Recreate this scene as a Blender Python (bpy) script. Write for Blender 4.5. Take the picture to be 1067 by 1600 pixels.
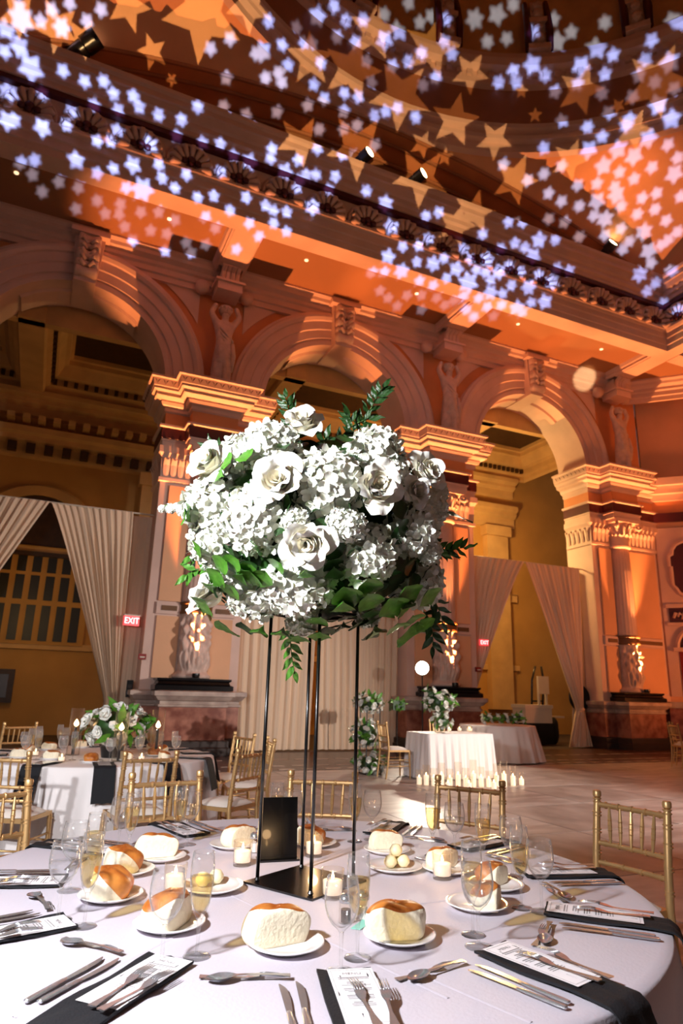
import bpy, bmesh, math, random
from mathutils import Vector, Matrix
from math import sin, cos, pi, sqrt, atan2, radians
for o in list(bpy.data.objects): bpy.data.objects.remove(o)
S = bpy.context.scene
COL = S.collection

# ------------------------------------------------------------------ camera
cd = bpy.data.cameras.new('camera'); cam = bpy.data.objects.new('camera', cd); COL.objects.link(cam)
cR = Vector((0.91065, -0.412374, 0.025792)); cU = Vector((-0.13128, -0.229589, 0.964393)); cF = Vector((0.391769, 0.88161, 0.263212))
mw = Matrix((cR, cU, -cF)).transposed().to_4x4(); mw.translation = (0, 0, 1.38)
cam.matrix_world = mw
cd.sensor_fit = 'VERTICAL'; cd.sensor_height = 36.0; cd.sensor_width = 24.0; cd.lens = 1028.92 / 1600 * 36
cd.clip_start = 0.05; cd.clip_end = 200
cd.dof.use_dof = True; cd.dof.focus_distance = 2.35; cd.dof.aperture_fstop = 4.5
S.camera = cam

# ------------------------------------------------------------------ world, lights, exposure
S.view_settings.view_transform = 'Standard'; S.view_settings.look = 'None'
S.view_settings.gamma = 1.0; S.view_settings.use_curve_mapping = False
S.view_settings.exposure = 0.0
S.cycles.use_denoising = True
S.cycles.transparent_max_bounces = 40; S.cycles.max_bounces = 8
S.cycles.sample_clamp_indirect = 4.0
S.cycles.caustics_reflective = False; S.cycles.caustics_refractive = False
w = bpy.data.worlds.new('hall_ambience'); S.world = w; w.use_nodes = True
w.node_tree.nodes['Background'].inputs[0].default_value = (1.0, 0.73, 0.66, 1)
w.node_tree.nodes['Background'].inputs[1].default_value = 0.10

def lamp(name, kind, loc, target, power, color, size=0.2, angle=60, blend=0.3):
    d = bpy.data.lights.new(name, kind); d.energy = power; d.color = color
    if kind == 'AREA': d.shape = 'DISK'; d.size = size
    else: d.shadow_soft_size = size
    if kind == 'SPOT': d.spot_size = radians(angle); d.spot_blend = blend
    o = bpy.data.objects.new(name, d); COL.objects.link(o); o.location = loc
    if target is not None: o.rotation_euler = (Vector(target) - Vector(loc)).to_track_quat('-Z', 'Y').to_euler()
    return o
lamp('flash_left', 'SPOT', (-0.98, 1.15, 2.3), (0.7, 2.9, 1.1), 490, (0.97, 0.97, 1.0), 0.07, 116, 0.25)
lamp('flash_right', 'SPOT', (11.5, 1.0, 3.2), (3.5, 12.0, 0.8), 4400, (1.0, 0.90, 0.84), 0.08, 52, 0.7)
lamp('orange_side', 'SPOT', (20.0, 8.0, 1.5), (17.5, 15, 6.0), 1600, (1.0, 0.27, 0.07), 0.7, 90, 0.6)
lamp('dome_wash', 'POINT', (6.5, 4.0, 9.0), None, 210, (1.0, 0.42, 0.16), 0.3)
lamp('pin_spot', 'SPOT', (9.0, 2.0, 2.2), (15.1434, 14.7000, 11.4572), 16000, (1.0, 0.75, 0.4), 0.03, 3.2, 0.5)
for x_ in (-0.5, 6.2):
    lamp('aisle_glow', 'POINT', (x_, 18.3, 3.2), None, 45, (1.0, 0.6, 0.2), 0.3)
lamp('aisle_glow', 'POINT', (13.2, 18.0, 6.5), None, 700, (1.0, 0.62, 0.22), 0.3)
lamp('fill_left_far', 'SPOT', (-2.6, 2.0, 2.7), (0.7, 6.6, 0.7), 620, (0.97, 0.97, 1.0), 0.07, 62, 0.5)  # extra lamp added to brighten the far left tablecloth


# ------------------------------------------------------------------ materials
def srgb(h):
    h = h.lstrip('#'); r = [int(h[i:i+2], 16) / 255 for i in (0, 2, 4)]
    return tuple(c / 12.92 if c <= 0.04045 else ((c + 0.055) / 1.055) ** 2.4 for c in r)
def mat(name, col, rough=0.6, metal=0.0, var=0.0, vs=4.0, col2=None, bump=0.0, bs=30.0, emit=0.0, ecol=None, sheen=0.0, coat=0.0, sss=0.0, stretch=None, spec=0.5, detail=4):
    m = bpy.data.materials.new(name); m.use_nodes = True; nt = m.node_tree; N = nt.nodes; L = nt.links
    b = N['Principled BSDF']
    if isinstance(col, str): col = srgb(col)
    if isinstance(col2, str): col2 = srgb(col2)
    b.inputs['Base Color'].default_value = (*col, 1); b.inputs['Roughness'].default_value = rough; b.inputs['Metallic'].default_value = metal
    b.inputs['Specular IOR Level'].default_value = spec
    if sheen: b.inputs['Sheen Weight'].default_value = sheen
    if coat: b.inputs['Coat Weight'].default_value = coat
    if sss: b.inputs['Subsurface Weight'].default_value = sss; b.inputs['Subsurface Radius'].default_value = (0.02, 0.015, 0.01); b.inputs['Subsurface Scale'].default_value = 0.5
    tc = N.new('ShaderNodeTexCoord'); mp = N.new('ShaderNodeMapping'); L.new(tc.outputs['Object'], mp.inputs[0])
    if stretch: mp.inputs['Scale'].default_value = stretch
    if var or col2:
        n = N.new('ShaderNodeTexNoise'); n.inputs['Scale'].default_value = vs; n.inputs['Detail'].default_value = detail; L.new(mp.outputs[0], n.inputs['Vector'])
        r = N.new('ShaderNodeValToRGB'); r.color_ramp.elements[0].position = 0.35; r.color_ramp.elements[1].position = 0.65
        c1 = tuple(max(0, c * (1 - var)) for c in col); c2 = col2 if col2 else tuple(min(1, c * (1 + var)) for c in col)
        r.color_ramp.elements[0].color = (*c1, 1); r.color_ramp.elements[1].color = (*c2, 1)
        L.new(n.outputs[0], r.inputs[0]); L.new(r.outputs[0], b.inputs['Base Color'])
    if bump:
        n = N.new('ShaderNodeTexNoise'); n.inputs['Scale'].default_value = bs; n.inputs['Detail'].default_value = 5; L.new(mp.outputs[0], n.inputs['Vector'])
        u = N.new('ShaderNodeBump'); u.inputs['Strength'].default_value = bump; u.inputs['Distance'].default_value = 0.02
        L.new(n.outputs[0], u.inputs['Height']); L.new(u.outputs[0], b.inputs['Normal'])
    if emit:
        b.inputs['Emission Color'].default_value = (*(ecol or col), 1); b.inputs['Emission Strength'].default_value = emit
    return m
def thin_glass(name, tint=(1, 1, 1), refl=1.0, edge=0.8, rim_glow=0.3):
    m = bpy.data.materials.new(name); m.use_nodes = True; nt = m.node_tree; N = nt.nodes; L = nt.links
    for n in list(N): N.remove(n)
    out = N.new('ShaderNodeOutputMaterial'); lw = N.new('ShaderNodeLayerWeight'); lw.inputs[0].default_value = 0.5
    tr = N.new('ShaderNodeBsdfTransparent'); gl = N.new('ShaderNodeBsdfGlossy'); gl.inputs['Roughness'].default_value = 0.06
    rp = N.new('ShaderNodeValToRGB'); rp.color_ramp.elements[0].color = (*tint, 1)
    rp.color_ramp.elements[0].position = 0.55; rp.color_ramp.elements[1].color = (*[edge * t for t in tint], 1)
    L.new(lw.outputs['Facing'], rp.inputs[0]); L.new(rp.outputs[0], tr.inputs[0])
    pw = N.new('ShaderNodeMath'); pw.operation = 'POWER'; pw.inputs[1].default_value = 3.5; L.new(lw.outputs['Facing'], pw.inputs[0])
    mul = N.new('ShaderNodeMath'); mul.operation = 'MULTIPLY_ADD'; mul.inputs[1].default_value = 0.6 * refl; mul.inputs[2].default_value = 0.045 * refl; L.new(pw.outputs[0], mul.inputs[0])
    df = N.new('ShaderNodeBsdfTranslucent'); df.inputs[0].default_value = (*tint, 1); d2 = N.new('ShaderNodeBsdfDiffuse'); d2.inputs[0].default_value = (*tint, 1); m3 = N.new('ShaderNodeMixShader'); L.new(df.outputs[0], m3.inputs[1]); L.new(d2.outputs[0], m3.inputs[2])
    m2 = N.new('ShaderNodeMixShader'); m2.inputs[0].default_value = rim_glow; L.new(gl.outputs[0], m2.inputs[1]); L.new(m3.outputs[0], m2.inputs[2])  # white diffuse share stands in for bright refraction at the rims
    mx = N.new('ShaderNodeMixShader'); L.new(mul.outputs[0], mx.inputs[0]); L.new(tr.outputs[0], mx.inputs[1]); L.new(m2.outputs[0], mx.inputs[2]); L.new(mx.outputs[0], out.inputs[0])
    return m
M = {}
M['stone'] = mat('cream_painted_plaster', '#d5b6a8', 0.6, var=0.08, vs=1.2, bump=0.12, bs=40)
M['peach'] = mat('peach_painted_wall', '#dfaa82', 0.65, var=0.07, vs=0.8, bump=0.1, bs=30)
M['orange'] = mat('orange_painted_wall', '#cf8a5c', 0.65, var=0.1, vs=1.0)
M['red'] = mat('dark_red_paint', '#4a1019', 0.5, var=0.1)
M['black'] = mat('black_marble', '#100d0f', 0.18, var=0.3, vs=3)
M['grey'] = mat('grey_marble', '#a99287', 0.3, col2='#c9b5a8', vs=3, var=0.1)
M['pink'] = mat('pink_marble', '#8a4a3a', 0.3, col2='#b77a64', vs=4, var=0.15, detail=8)
M['darkbase'] = mat('dark_grey_stone', '#3c302c', 0.35, var=0.25, vs=2)
M['statue'] = mat('plaster_statue', '#d2b6a8', 0.55, var=0.12, vs=6, bump=0.3, bs=25)
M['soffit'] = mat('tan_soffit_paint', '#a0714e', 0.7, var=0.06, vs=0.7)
M['band'] = mat('brown_band_paint', '#6d4a2a', 0.6, var=0.1)
M['tan'] = mat('tan_painted_plaster', '#c8a06a', 0.65, var=0.1, vs=1.5)
M['ochre'] = mat('ochre_wall_paint', '#b98a48', 0.7, var=0.08, vs=1.0)
M['brown'] = mat('dark_brown_wood', '#3a2412', 0.5, var=0.2, vs=6)
M['domeband'] = mat('burnt_orange_paint', '#a06a48', 0.65, var=0.1, vs=1)

# ------------------------------------------------------------------ mesh helpers
class MB:
    def __init__(s): s.v = []; s.f = []
    def add(s, vs, fs):
        n = len(s.v); s.v += [tuple(p) for p in vs]; s.f += [tuple(i + n for i in f) for f in fs]; return s
    def box(s, c, d, rz=0.0, m=None):
        x, y, z = d[0] / 2, d[1] / 2, d[2] / 2
        P = [Vector((a, b, e)) for a in (-x, x) for b in (-y, y) for e in (-z, z)]
        R = Matrix.Rotation(rz, 3, 'Z') if rz else None
        if R: P = [R @ p for p in P]
        if m is not None: P = [m @ p for p in P]
        P = [p + Vector(c) for p in P]
        return s.add(P, [(0, 1, 3, 2), (4, 6, 7, 5), (0, 4, 5, 1), (2, 3, 7, 6), (0, 2, 6, 4), (1, 5, 7, 3)])
    def lathe(s, prof, n=16, c=(0, 0, 0), a0=0.0, a1=2 * pi, fn=None, m=None, caps=True):
        full = abs(a1 - a0 - 2 * pi) < 1e-6; k = n if full else n + 1; vs = []
        for j, (r, z) in enumerate(prof):
            for i in range(k):
                a = a0 + (a1 - a0) * i / n; rr = r + (fn(a, z, j) if fn else 0)
                p = Vector((rr * cos(a), rr * sin(a), z))
                if m is not None: p = m @ p
                vs.append(p + Vector(c))
        fs = []
        for j in range(len(prof) - 1):
            for i in range(n):
                b = (i + 1) % k; fs.append((j * k + i, j * k + b, (j + 1) * k + b, (j + 1) * k + i))
        if full and caps:
            if prof[0][0] > 1e-4: fs.append(tuple(range(k))[::-1])
            if prof[-1][0] > 1e-4: fs.append(tuple((len(prof) - 1) * k + i for i in range(k)))
        return s.add(vs, fs)
    def tube(s, pts, r, n=8, caps=True):
        pts = [Vector(p) for p in pts]; rs = r if isinstance(r, (list, tuple)) else [r] * len(pts); vs = []
        up = Vector((0, 0, 1)); x = None
        for i, p in enumerate(pts):
            t = (pts[min(i + 1, len(pts) - 1)] - pts[max(i - 1, 0)])
            if t.length < 1e-9: t = Vector((0, 0, 1))
            t.normalize()
            if x is None:
                x = t.cross(up)
                if x.length < 1e-3: x = t.cross(Vector((1, 0, 0)))
            x = (x - t * x.dot(t)); x.normalize(); y = t.cross(x)
            for k in range(n):
                a = 2 * pi * k / n; vs.append(p + (x * cos(a) + y * sin(a)) * rs[i])
        fs = [(i * n + k, i * n + (k + 1) % n, (i + 1) * n + (k + 1) % n, (i + 1) * n + k) for i in range(len(pts) - 1) for k in range(n)]
        if caps: fs += [tuple(range(n))[::-1], tuple((len(pts) - 1) * n + k for k in range(n))]
        return s.add(vs, fs)
    def grid(s, fn, nu, nv, closed=False):
        vs = [fn(i / nu, j / nv) for j in range(nv + 1) for i in range(nu + 1)]
        k = nu + 1
        return s.add(vs, [(j * k + i, j * k + i + 1, (j + 1) * k + i + 1, (j + 1) * k + i) for j in range(nv) for i in range(nu)])
    def sweep(s, path, prof, closed=False):
        n = len(path); P = [Vector(p) for p in path]; vs = []
        def nrm(a, b):
            d = (b - a).normalized(); return Vector((d.y, -d.x))
        for i in range(n):
            if closed: n1 = nrm(P[i - 1], P[i]); n2 = nrm(P[i], P[(i + 1) % n])
            else:
                n1 = nrm(P[i - 1], P[i]) if i > 0 else None; n2 = nrm(P[i], P[i + 1]) if i < n - 1 else None
                n1 = n1 or n2; n2 = n2 or n1
            m = (n1 + n2) / max(0.15, 1 + n1.dot(n2))
            for o, z in prof: vs.append((P[i].x + m.x * o, P[i].y + m.y * o, z))
        k = len(prof); fs = []
        for i in range(n if closed else n - 1):
            a = i * k; b = ((i + 1) % n) * k
            fs += [(a + j, b + j, b + j + 1, a + j + 1) for j in range(k - 1)]
        return s.add(vs, fs)
    def prism(s, poly, h0, h1, axis='z'):
        n = len(poly)
        def P(a, b, h): return (a, b, h) if axis == 'z' else ((a, h, b) if axis == 'y' else (h, a, b))
        vs = [P(a, b, h0) for a, b in poly] + [P(a, b, h1) for a, b in poly]
        return s.add(vs, [tuple(range(n))[::-1], tuple(range(n, 2 * n))] + [(i, (i + 1) % n, n + (i + 1) % n, n + i) for i in range(n)])
    def build(s, name, m, parent=None, smooth=False, loc=None, rot=None):
        me = bpy.data.meshes.new(name); me.from_pydata(s.v, [], s.f); me.update()
        if m is not None: me.materials.append(M[m] if isinstance(m, str) else m)
        if smooth:
            for p in me.polygons: p.use_smooth = True
            if smooth != True:
                try: me.set_sharp_from_angle(angle=radians(smooth))
                except Exception: pass
        return place(name, me, parent, loc, rot)
def place(name, me, parent=None, loc=None, rot=None):
    o = bpy.data.objects.new(name, me); COL.objects.link(o)
    if loc is not None: o.location = loc
    if rot is not None: o.rotation_euler = rot
    if parent is not None: o.parent = parent
    return o
def fixn(o):
    bm = bmesh.new(); bm.from_mesh(o.data); bmesh.ops.recalc_face_normals(bm, faces=bm.faces); bm.to_mesh(o.data); bm.free(); return o
def struct(o): o['kind'] = 'structure'; return o
def tag(o, label, cat, group=None):
    o['label'] = label; o['category'] = cat
    if group: o['group'] = group
    return o
def thing(name, label, cat, loc=(0, 0, 0), rz=0.0, group=None):
    o = bpy.data.objects.new(name, None); COL.objects.link(o); o.location = loc; o.rotation_euler = (0, 0, rz); o.empty_display_size = 0.1
    return tag(o, label, cat, group)
def copy_tree(o, parent=None):
    kids = [c for c in o.children]
    c = o.copy(); COL.objects.link(c)
    if parent is not None: c.parent = parent
    for k in kids: copy_tree(k, c)
    return c
def dup(o, loc, rz=None, label=None):
    c = copy_tree(o); c.location = loc
    if rz is not None: c.rotation_euler = (0, 0, rz)
    if label: c['label'] = label
    return c
rnd = random.Random(7)

# ================================================================== SETTING
# ---- floor: dark mosaic border by the arcade, pale marble slabs on the dance floor
M['slab'] = mat('pale_marble_slab', '#a08e86', 0.38, col2='#bfb0a8', vs=1.6, var=0.12, detail=9, stretch=(1, 3, 1))
M['slab2'] = mat('pale_marble_slab_grey', '#8f7f78', 0.38, col2='#b0a199', vs=1.3, var=0.12, detail=9, stretch=(2, 1, 1))
M['joint'] = mat('dark_floor_joint', '#4a3b34', 0.6)
M['mosaic'] = mat('dark_mosaic_border', '#3a2620', 0.3, col2='#5d4238', vs=9, var=0.25)
floor = struct(MB().box((4, 4, -0.06), (44, 60, 0.10)).build('floor', 'joint'))
slab_me = None
SL = 1.52
k = 0
for i in range(-3, 11):
    for j in range(-1, 8):
        x0 = -0.55 + SL * i; y0 = -0.12 + SL * j
        y1 = min(y0 + SL, 11.75)
        if y0 > 11.6 or x0 > 16.0: continue
        MB().box((x0 + SL / 2, (y0 + y1) / 2, -0.005), (SL - 0.014, y1 - y0 - 0.014, 0.011)).build('marble_slab', 'slab' if (i * 7 + j * 5) % 3 else 'slab2', floor)
MB().box((6, 13.42, -0.004), (26, 3.32, 0.012)).build('mosaic_border', 'mosaic', floor)
for y, h in ((11.95, 0.12), (12.5, 0.09), (13.6, 0.10)):
    for q in range(46):
        MB().box((-3.0 + q * 0.46, y, 0.003), (0.30, h, 0.008)).build('border_tile', 'grey', floor)

# ---- arcade wall
YW, ZS, RI, RO = 15.05, 8.45, 2.08, 2.98
AX = [-0.15 + 6.6 * k for k in range(-1, 3)]
PX = [3.15 + 6.6 * k for k in range(-1, 3)]
wall = MB()
def lowz(x):
    for c in AX:
        d = abs(x - c)
        if d < RI - 1e-6: return ZS + sqrt(RI * RI - d * d)
    return ZS
xs = [-7.5]
for c in AX:
    xs += [c - RI - 1e-5] + [c - RI * cos(pi * i / 40) for i in range(41)] + [c + RI + 1e-5]
xs = sorted(xs + [17.6])
for y in (YW, YW + 1.1):
    vs = []
    for x in xs: vs += [(x, y, lowz(x)), (x, y, 12.2)]
    wall.add(vs, [(2 * i, 2 * i + 2, 2 * i + 3, 2 * i + 1) for i in range(len(xs) - 1)])
vs = []
for x in xs: vs += [(x, YW, lowz(x)), (x, YW + 1.1, lowz(x))]
wall.add(vs, [(2 * i, 2 * i + 2, 2 * i + 3, 2 * i + 1) for i in range(len(xs) - 1)])
for z_ in (12.2,):
    wall.add([(xs[0], YW, z_), (xs[-1], YW, z_), (xs[-1], YW + 1.1, z_), (xs[0], YW + 1.1, z_)], [(0, 1, 2, 3)])
for x_ in (xs[0], xs[-1]):
    wall.add([(x_, YW, ZS), (x_, YW + 1.1, ZS), (x_, YW + 1.1, 12.2), (x_, YW, 12.2)], [(0, 1, 2, 3)])
wall_back = struct(wall.build('wall_back', 'orange'))
def arcband(cx, prof, n=40, a0=0.0, a1=pi, zs=ZS):
    b = MB(); vs = []
    for i in range(n + 1):
        a = a0 + (a1 - a0) * i / n
        for r, y in prof: vs.append((cx + r * cos(a), y, zs + r * sin(a)))
    k = len(prof)
    return b.add(vs, [(i * k + j, (i + 1) * k + j, (i + 1) * k + j + 1, i * k + j + 1) for i in range(n) for j in range(k - 1)])
for c in AX:
    arcband(c, [(RI - .02, YW + 1.12), (RI - .02, YW - .12), (RI + .10, YW - .12), (RI + .12, YW - .09), (RI + .16, YW - .09), (RI + .18, YW - .14), (RI + .40, YW - .15), (RI + .42, YW - .19), (RI + .64, YW - .20), (RI + .66, YW - .25), (RI + .74, YW - .29), (RI + .80, YW - .29), (RI + .84, YW - .24), (RO, YW - .22), (RO, YW + .02)]).build('archivolt', 'stone', wall_back, smooth=20)
    arcband(c, [(RI - .08, YW + .95), (RI - .08, YW + .30), (RI - .02, YW + .26)], a0=radians(50), a1=radians(130), n=10).build('intrados_panel', 'stone', wall_back)
    # keystone with scroll and leaf
    kb = MB()
    kb.add([(c + sx * w_, y, z) for (w_, z) in ((.24, ZS + RI - .13), (.34, ZS + RI + 1.05)) for y in (YW - .38, YW + .9 if z < ZS + RI else YW) for sx in (-1, 1)], [(0, 1, 3, 2), (4, 6, 7, 5), (0, 4, 5, 1), (2, 3, 7, 6), (0, 2, 6, 4), (1, 5, 7, 3)])
    ks = kb.build('keystone', 'stone', wall_back)
    kl = MB()
    for dz, r, dy in ((1.0, .2, .06), (.82, .16, .03), (.55, .17, .0), (.34, .12, .0), (.15, .15, .02)):
        kl.lathe([(0.01, -.26), (r * .8, -.25), (r, -.2), (r * .7, 0), (r, .2), (r * .8, .25), (.01, .26)], 10, (c, YW - .42 + dy, ZS + RI + dz - .05), m=Matrix.Rotation(pi / 2, 3, 'Y'))
    for q in range(5):
        for sx in (-1, 1):
            kl.tube([(c + sx * .04, YW - .5, ZS + RI + .2 + .15 * q), (c + sx * .14, YW - .56, ZS + RI + .3 + .15 * q), (c + sx * .2, YW - .5, ZS + RI + .26 + .15 * q)], [.05, .05, .02], 6)
    kl.build('keystone_scroll', 'statue', ks, smooth=True)
    kb = MB().box((c, YW - .3, ZS + RI + 1.1), (.86, .5, .12)).box((c, YW - .27, ZS + RI + 1.2), (.76, .4, .1)); kb.build('keystone_cap', 'stone', ks)
    # cream spandrel fields set in the orange wall
    for sx in (-1, 1):
        sp = MB(); vs = []; n = 14
        x0 = 1.05; x1 = 2.72
        for i in range(n + 1):
            d = x0 + (x1 - x0) * i / n
            zlo = ZS + sqrt(max((RO + .26) ** 2 - d * d, 0)); zhi = 11.18
            zlo = min(zlo, zhi)
            vs += [(c + sx * d, YW - .035, zlo), (c + sx * d, YW - .035, zhi)]
        sp.add(vs, [(2 * i, 2 * i + 2, 2 * i + 3, 2 * i + 1) for i in range(n)]).build('spandrel_panel', 'stone', wall_back)

# ---- cornice along the top of the arcade, coffered soffit, beams
ZSO = 11.82
tr = struct(MB().sweep([(-7.5, YW), (17.3, YW), (18.6, YW - 1.3)], [(0, 11.12), (.10, 11.12), (.10, 11.26), (.16, 11.28), (.16, 11.42), (.22, 11.46), (.22, 11.55), (.34, 11.62), (.36, 11.70), (.44, 11.76), (.44, ZSO)]).build('trim_1', 'stone'))
YBI, YBO, ZB = 12.9, 12.42, 11.6
XL, XRR = -3.2, 16.2
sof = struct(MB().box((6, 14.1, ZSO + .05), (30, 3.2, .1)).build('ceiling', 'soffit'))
for x in [-3.45] + PX[1:]:
    MB().box((x + .02, (YBI + 14.35) / 2, ZB + .12), (.62, 14.35 - YBI, .24)).build('cross_beam', 'stone', sof)
    for sx in (-1, 1):
        MB().sweep([(x + .02 + sx * .31, YBI), (x + .02 + sx * .31, YW - .3)][::sx], [(0, ZB + .02), (.05, ZB + .04), (.05, ZB + .1), (.1, ZB + .13), (.14, ZSO)]).build('beam_moulding', 'stone', sof)
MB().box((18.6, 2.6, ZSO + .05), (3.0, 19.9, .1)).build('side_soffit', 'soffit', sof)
MB().box((18.3, (YBI + YBO) / 2, ZB + .12), (3.2, YBI - YBO, .24)).build('cross_beam', 'stone', sof)
M['fix'] = mat('small_ceiling_lamp', (1, .7, .4), emit=1.5)
for c in AX[1:]:
    for dx in (-1.6, 1.6):
        MB().lathe([(.05, ZSO - .02), (.05, ZSO + .01)], 10, (c + dx, 13.5, 0)).build('recessed_lamp', 'fix', sof)
# inner entablature round the dome square
sq = [(XL, YBO), (XRR, YBO), (XRR, -7.0), (XL, -7.0)]
tr2 = struct(MB().sweep(sq, [(-.48, ZSO), (-.48, ZB), (0, ZB), (0, ZB + .17), (.03, ZB + .19), (.03, ZB + .37), (.06, ZB + .40), (.06, ZB + .55), (.10, ZB + .57), (.15, ZB + .64), (.15, ZB + .70), (.02, ZB + .72), (.02, ZB + 1.34)], closed=True).build('trim_2', 'stone'))
tr2['kind'] = 'structure'
MB().sweep(sq, [(.03, ZB + 1.33), (.15, ZB + 1.35), (.15, ZB + 1.47), (.02, ZB + 1.47)], closed=True).build('red_band', 'red', tr2)
MB().sweep(sq, [(.05, ZB + 1.46), (.17, ZB + 1.50), (.17, ZB + 1.62), (.24, ZB + 1.66), (.24, ZB + 1.78), (.30, ZB + 1.82), (.36, ZB + 1.95), (.40, ZB + 1.97), (.40, ZB + 2.10), (.46, ZB + 2.14), (.48, ZB + 2.22), (-.6, ZB + 2.24)], closed=True).build('cornice', 'stone', tr2)
# palmette shells along the frieze
pal = MB()
pal.lathe([(.05, 0), (.06, .03), (.01, .05)], 8)
for q in range(9):
    a = pi * (q / 8.0) * 1.15 - pi * .075
    for t in range(1):
        d = Vector((cos(a), 0, sin(a))); nn = Vector((-sin(a), 0, cos(a)))
        pts = [d * .12 + Vector((0, -.03, 0)), d * .28 + Vector((0, -.11, 0)), d * .40 + Vector((0, -.16, 0)), d * .48 + Vector((0, -.06, 0))]
        pal.tube(pts, [.03, .055, .072, .035], 6)
pal2 = MB().lathe([(.50, 0), (.53, .05), (.50, .11), (.46, .08)], 20, a0=-.1, a1=pi + .1, m=Matrix.Rotation(pi / 2, 3, 'X'))
heart = MB()
for dx, dz, r in ((-.13, .02, .085), (0, .07, .10), (.13, .02, .085), (0, -.03, .07)):
    heart.lathe([(.005, -.05), (r * .7, -.035), (r, 0), (r * .7, .035), (.005, .05)], 8, (dx * 1.15, -.10, dz * 1.15), m=Matrix.Rotation(pi / 2, 3, 'X'))
pal_me = pal.add(pal2.v, pal2.f).build('palmette', 'stone', tr2, smooth=True); heart_me = heart.build('red_heart', 'red', pal_me, smooth=True)
def put_pal(x, y, rz):
    o = place('palmette', pal_me.data, tr2, (x, y, ZB + .80), (0, 0, rz)); place('red_heart', heart_me.data, o, (0, 0, .03))
NP = 18; step = (XRR - XL) / NP
pal_me.location = (XL + step * .5, YBO - .04, ZB + .80)
for i in range(1, NP): put_pal(XL + step * (i + .5), YBO - .04, 0)
for i in range(6): put_pal(XRR - .04, YBO - step * (i + .5), -pi / 2)
# ---- lunette wall, shallow arches, pendentives, ring and drum of the dome
def archz(dx): return 15.58 - (26 - sqrt(26 * 26 - dx * dx))
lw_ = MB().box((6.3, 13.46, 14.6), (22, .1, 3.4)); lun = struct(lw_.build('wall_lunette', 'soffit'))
for xa, xb in ((4.45, 5.75), (8.3, 9.6), (0.5, 1.8), (12.2, 13.2)):
    for (cx_, cz_, sx_, sz_) in (((xa + xb) / 2, 14.62, xb - xa, .05), ((xa + xb) / 2, 15.2, xb - xa, .05), (xa, 14.91, .05, .62), (xb, 14.91, .05, .62)):
        MB().box((cx_, 13.39, cz_), (sx_, .06, sz_)).build('panel_moulding', 'stone', lun)
ceil2 = struct(MB().grid(lambda u, v: (6.5 + (u - .5) * 19.6, 12.36 + 1.05 * v, archz((u - .5) * 19.6) + .02 * sin(v * 14)), 40, 6).build('ceiling_arch', 'orange', smooth=True))
for yy, dz in ((12.36, 0), (12.75, -.05), (13.3, -.08)):
    vs = MB()
    vs.tube([(6.5 + (u / 40 - .5) * 19.6, yy, archz((u / 40 - .5) * 19.6) + dz) for u in range(41)], .05, 6); vs.build('arch_rib', 'domeband', ceil2)
DC = Vector((6.6, 3.95)); DR = 8.48; DZ = 15.65
pend = MB()
def pendp(u, v):
    a = 2 * pi * u; d = Vector((cos(a), sin(a)))
    tx = ((XRR if d.x > 0 else XL) - DC.x) / d.x if abs(d.x) > 1e-6 else 1e9
    ty = ((YBO if d.y > 0 else -7.0) - DC.y) / d.y if abs(d.y) > 1e-6 else 1e9
    t = min(tx, ty); p = DC + d * t
    off = (p.x - 6.5) if ty < tx else (p.y - 2.7)
    zo = archz(off) if abs(off) < 9.9 else 13.8
    rr = t + (DR - t) * v; z = zo + (DZ - zo) * (sin(v * pi / 2) ** .9)
    return (DC.x + d.x * rr, DC.y + d.y * rr, z)
pd = struct(pend.grid(pendp, 144, 10).build('ceiling_pendentive', 'peach', smooth=True))
dome = struct(MB().lathe([(DR + .05, DZ - .05), (DR - .12, DZ - .02), (DR - .12, DZ + .14), (DR - .04, DZ + .17), (DR - .04, DZ + .32), (DR - .18, DZ + .36), (DR - .20, DZ + .46), (DR - .06, DZ + .50), (DR - .06, DZ + .64), (DR - .22, DZ + .70), (DR - .24, DZ + .82), (DR - .02, DZ + .88)], 96, (DC.x, DC.y, 0), caps=False).build('ceiling_dome', 'stone', smooth=25))
MB().lathe([(DR - .02, DZ + .88), (DR + .06, DZ + 1.5), (DR, DZ + 2.2)], 96, (DC.x, DC.y, 0), caps=False).build('dome_frieze', 'domeband', dome, smooth=True)
MB().lathe([(DR, DZ + 2.2), (DR - .16, DZ + 2.25), (DR - .16, DZ + 2.42), (DR - .10, DZ + 2.45), (DR - .10, DZ + 2.7), (DR - .30, DZ + 2.78), (DR - .34, DZ + 3.0), (DR - .22, DZ + 3.05), (DR - .22, DZ + 3.3), (DR - .05, DZ + 3.34), (DR + .25, DZ + 3.36)], 96, (DC.x, DC.y, 0), caps=False).build('dome_cornice', 'stone', dome, smooth=25)
den = MB()
for q in range(170):
    a = 2 * pi * q / 170; den.box((DC.x + (DR - .14) * cos(a), DC.y + (DR - .14) * sin(a), DZ + 2.58), (.10, .16, .16), a)
o = den.build('dentils', 'stone', dome); o['kind'] = 'stuff'
MB().lathe([(DR + .25, DZ + 3.3), (DR + .2, DZ + 5.2), (DR - .1, DZ + 6.8), (DR - 1.4, DZ + 9), (DR - 4, DZ + 11), (.3, DZ + 12)], 96, (DC.x, DC.y, 0), caps=False).build('dome_drum', 'tan', dome, smooth=True)
rib = MB(); rr_ = MB()
for s_ in (-1, 1):
    rr_.tube([(-.45, s_ * .30, 0), (-.52, s_ * .30, .6), (-.42, s_ * .30, 1.3), (-.25, s_ * .30, 2.0)], [.09, .11, .10, .08], 6)
rib.box((-.22, 0, .9), (.4, .36, 1.9)).box((-.3, 0, 1.05), (.5, .5, .18)).box((-.28, 0, .08), (.56, .62, .18))
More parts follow.
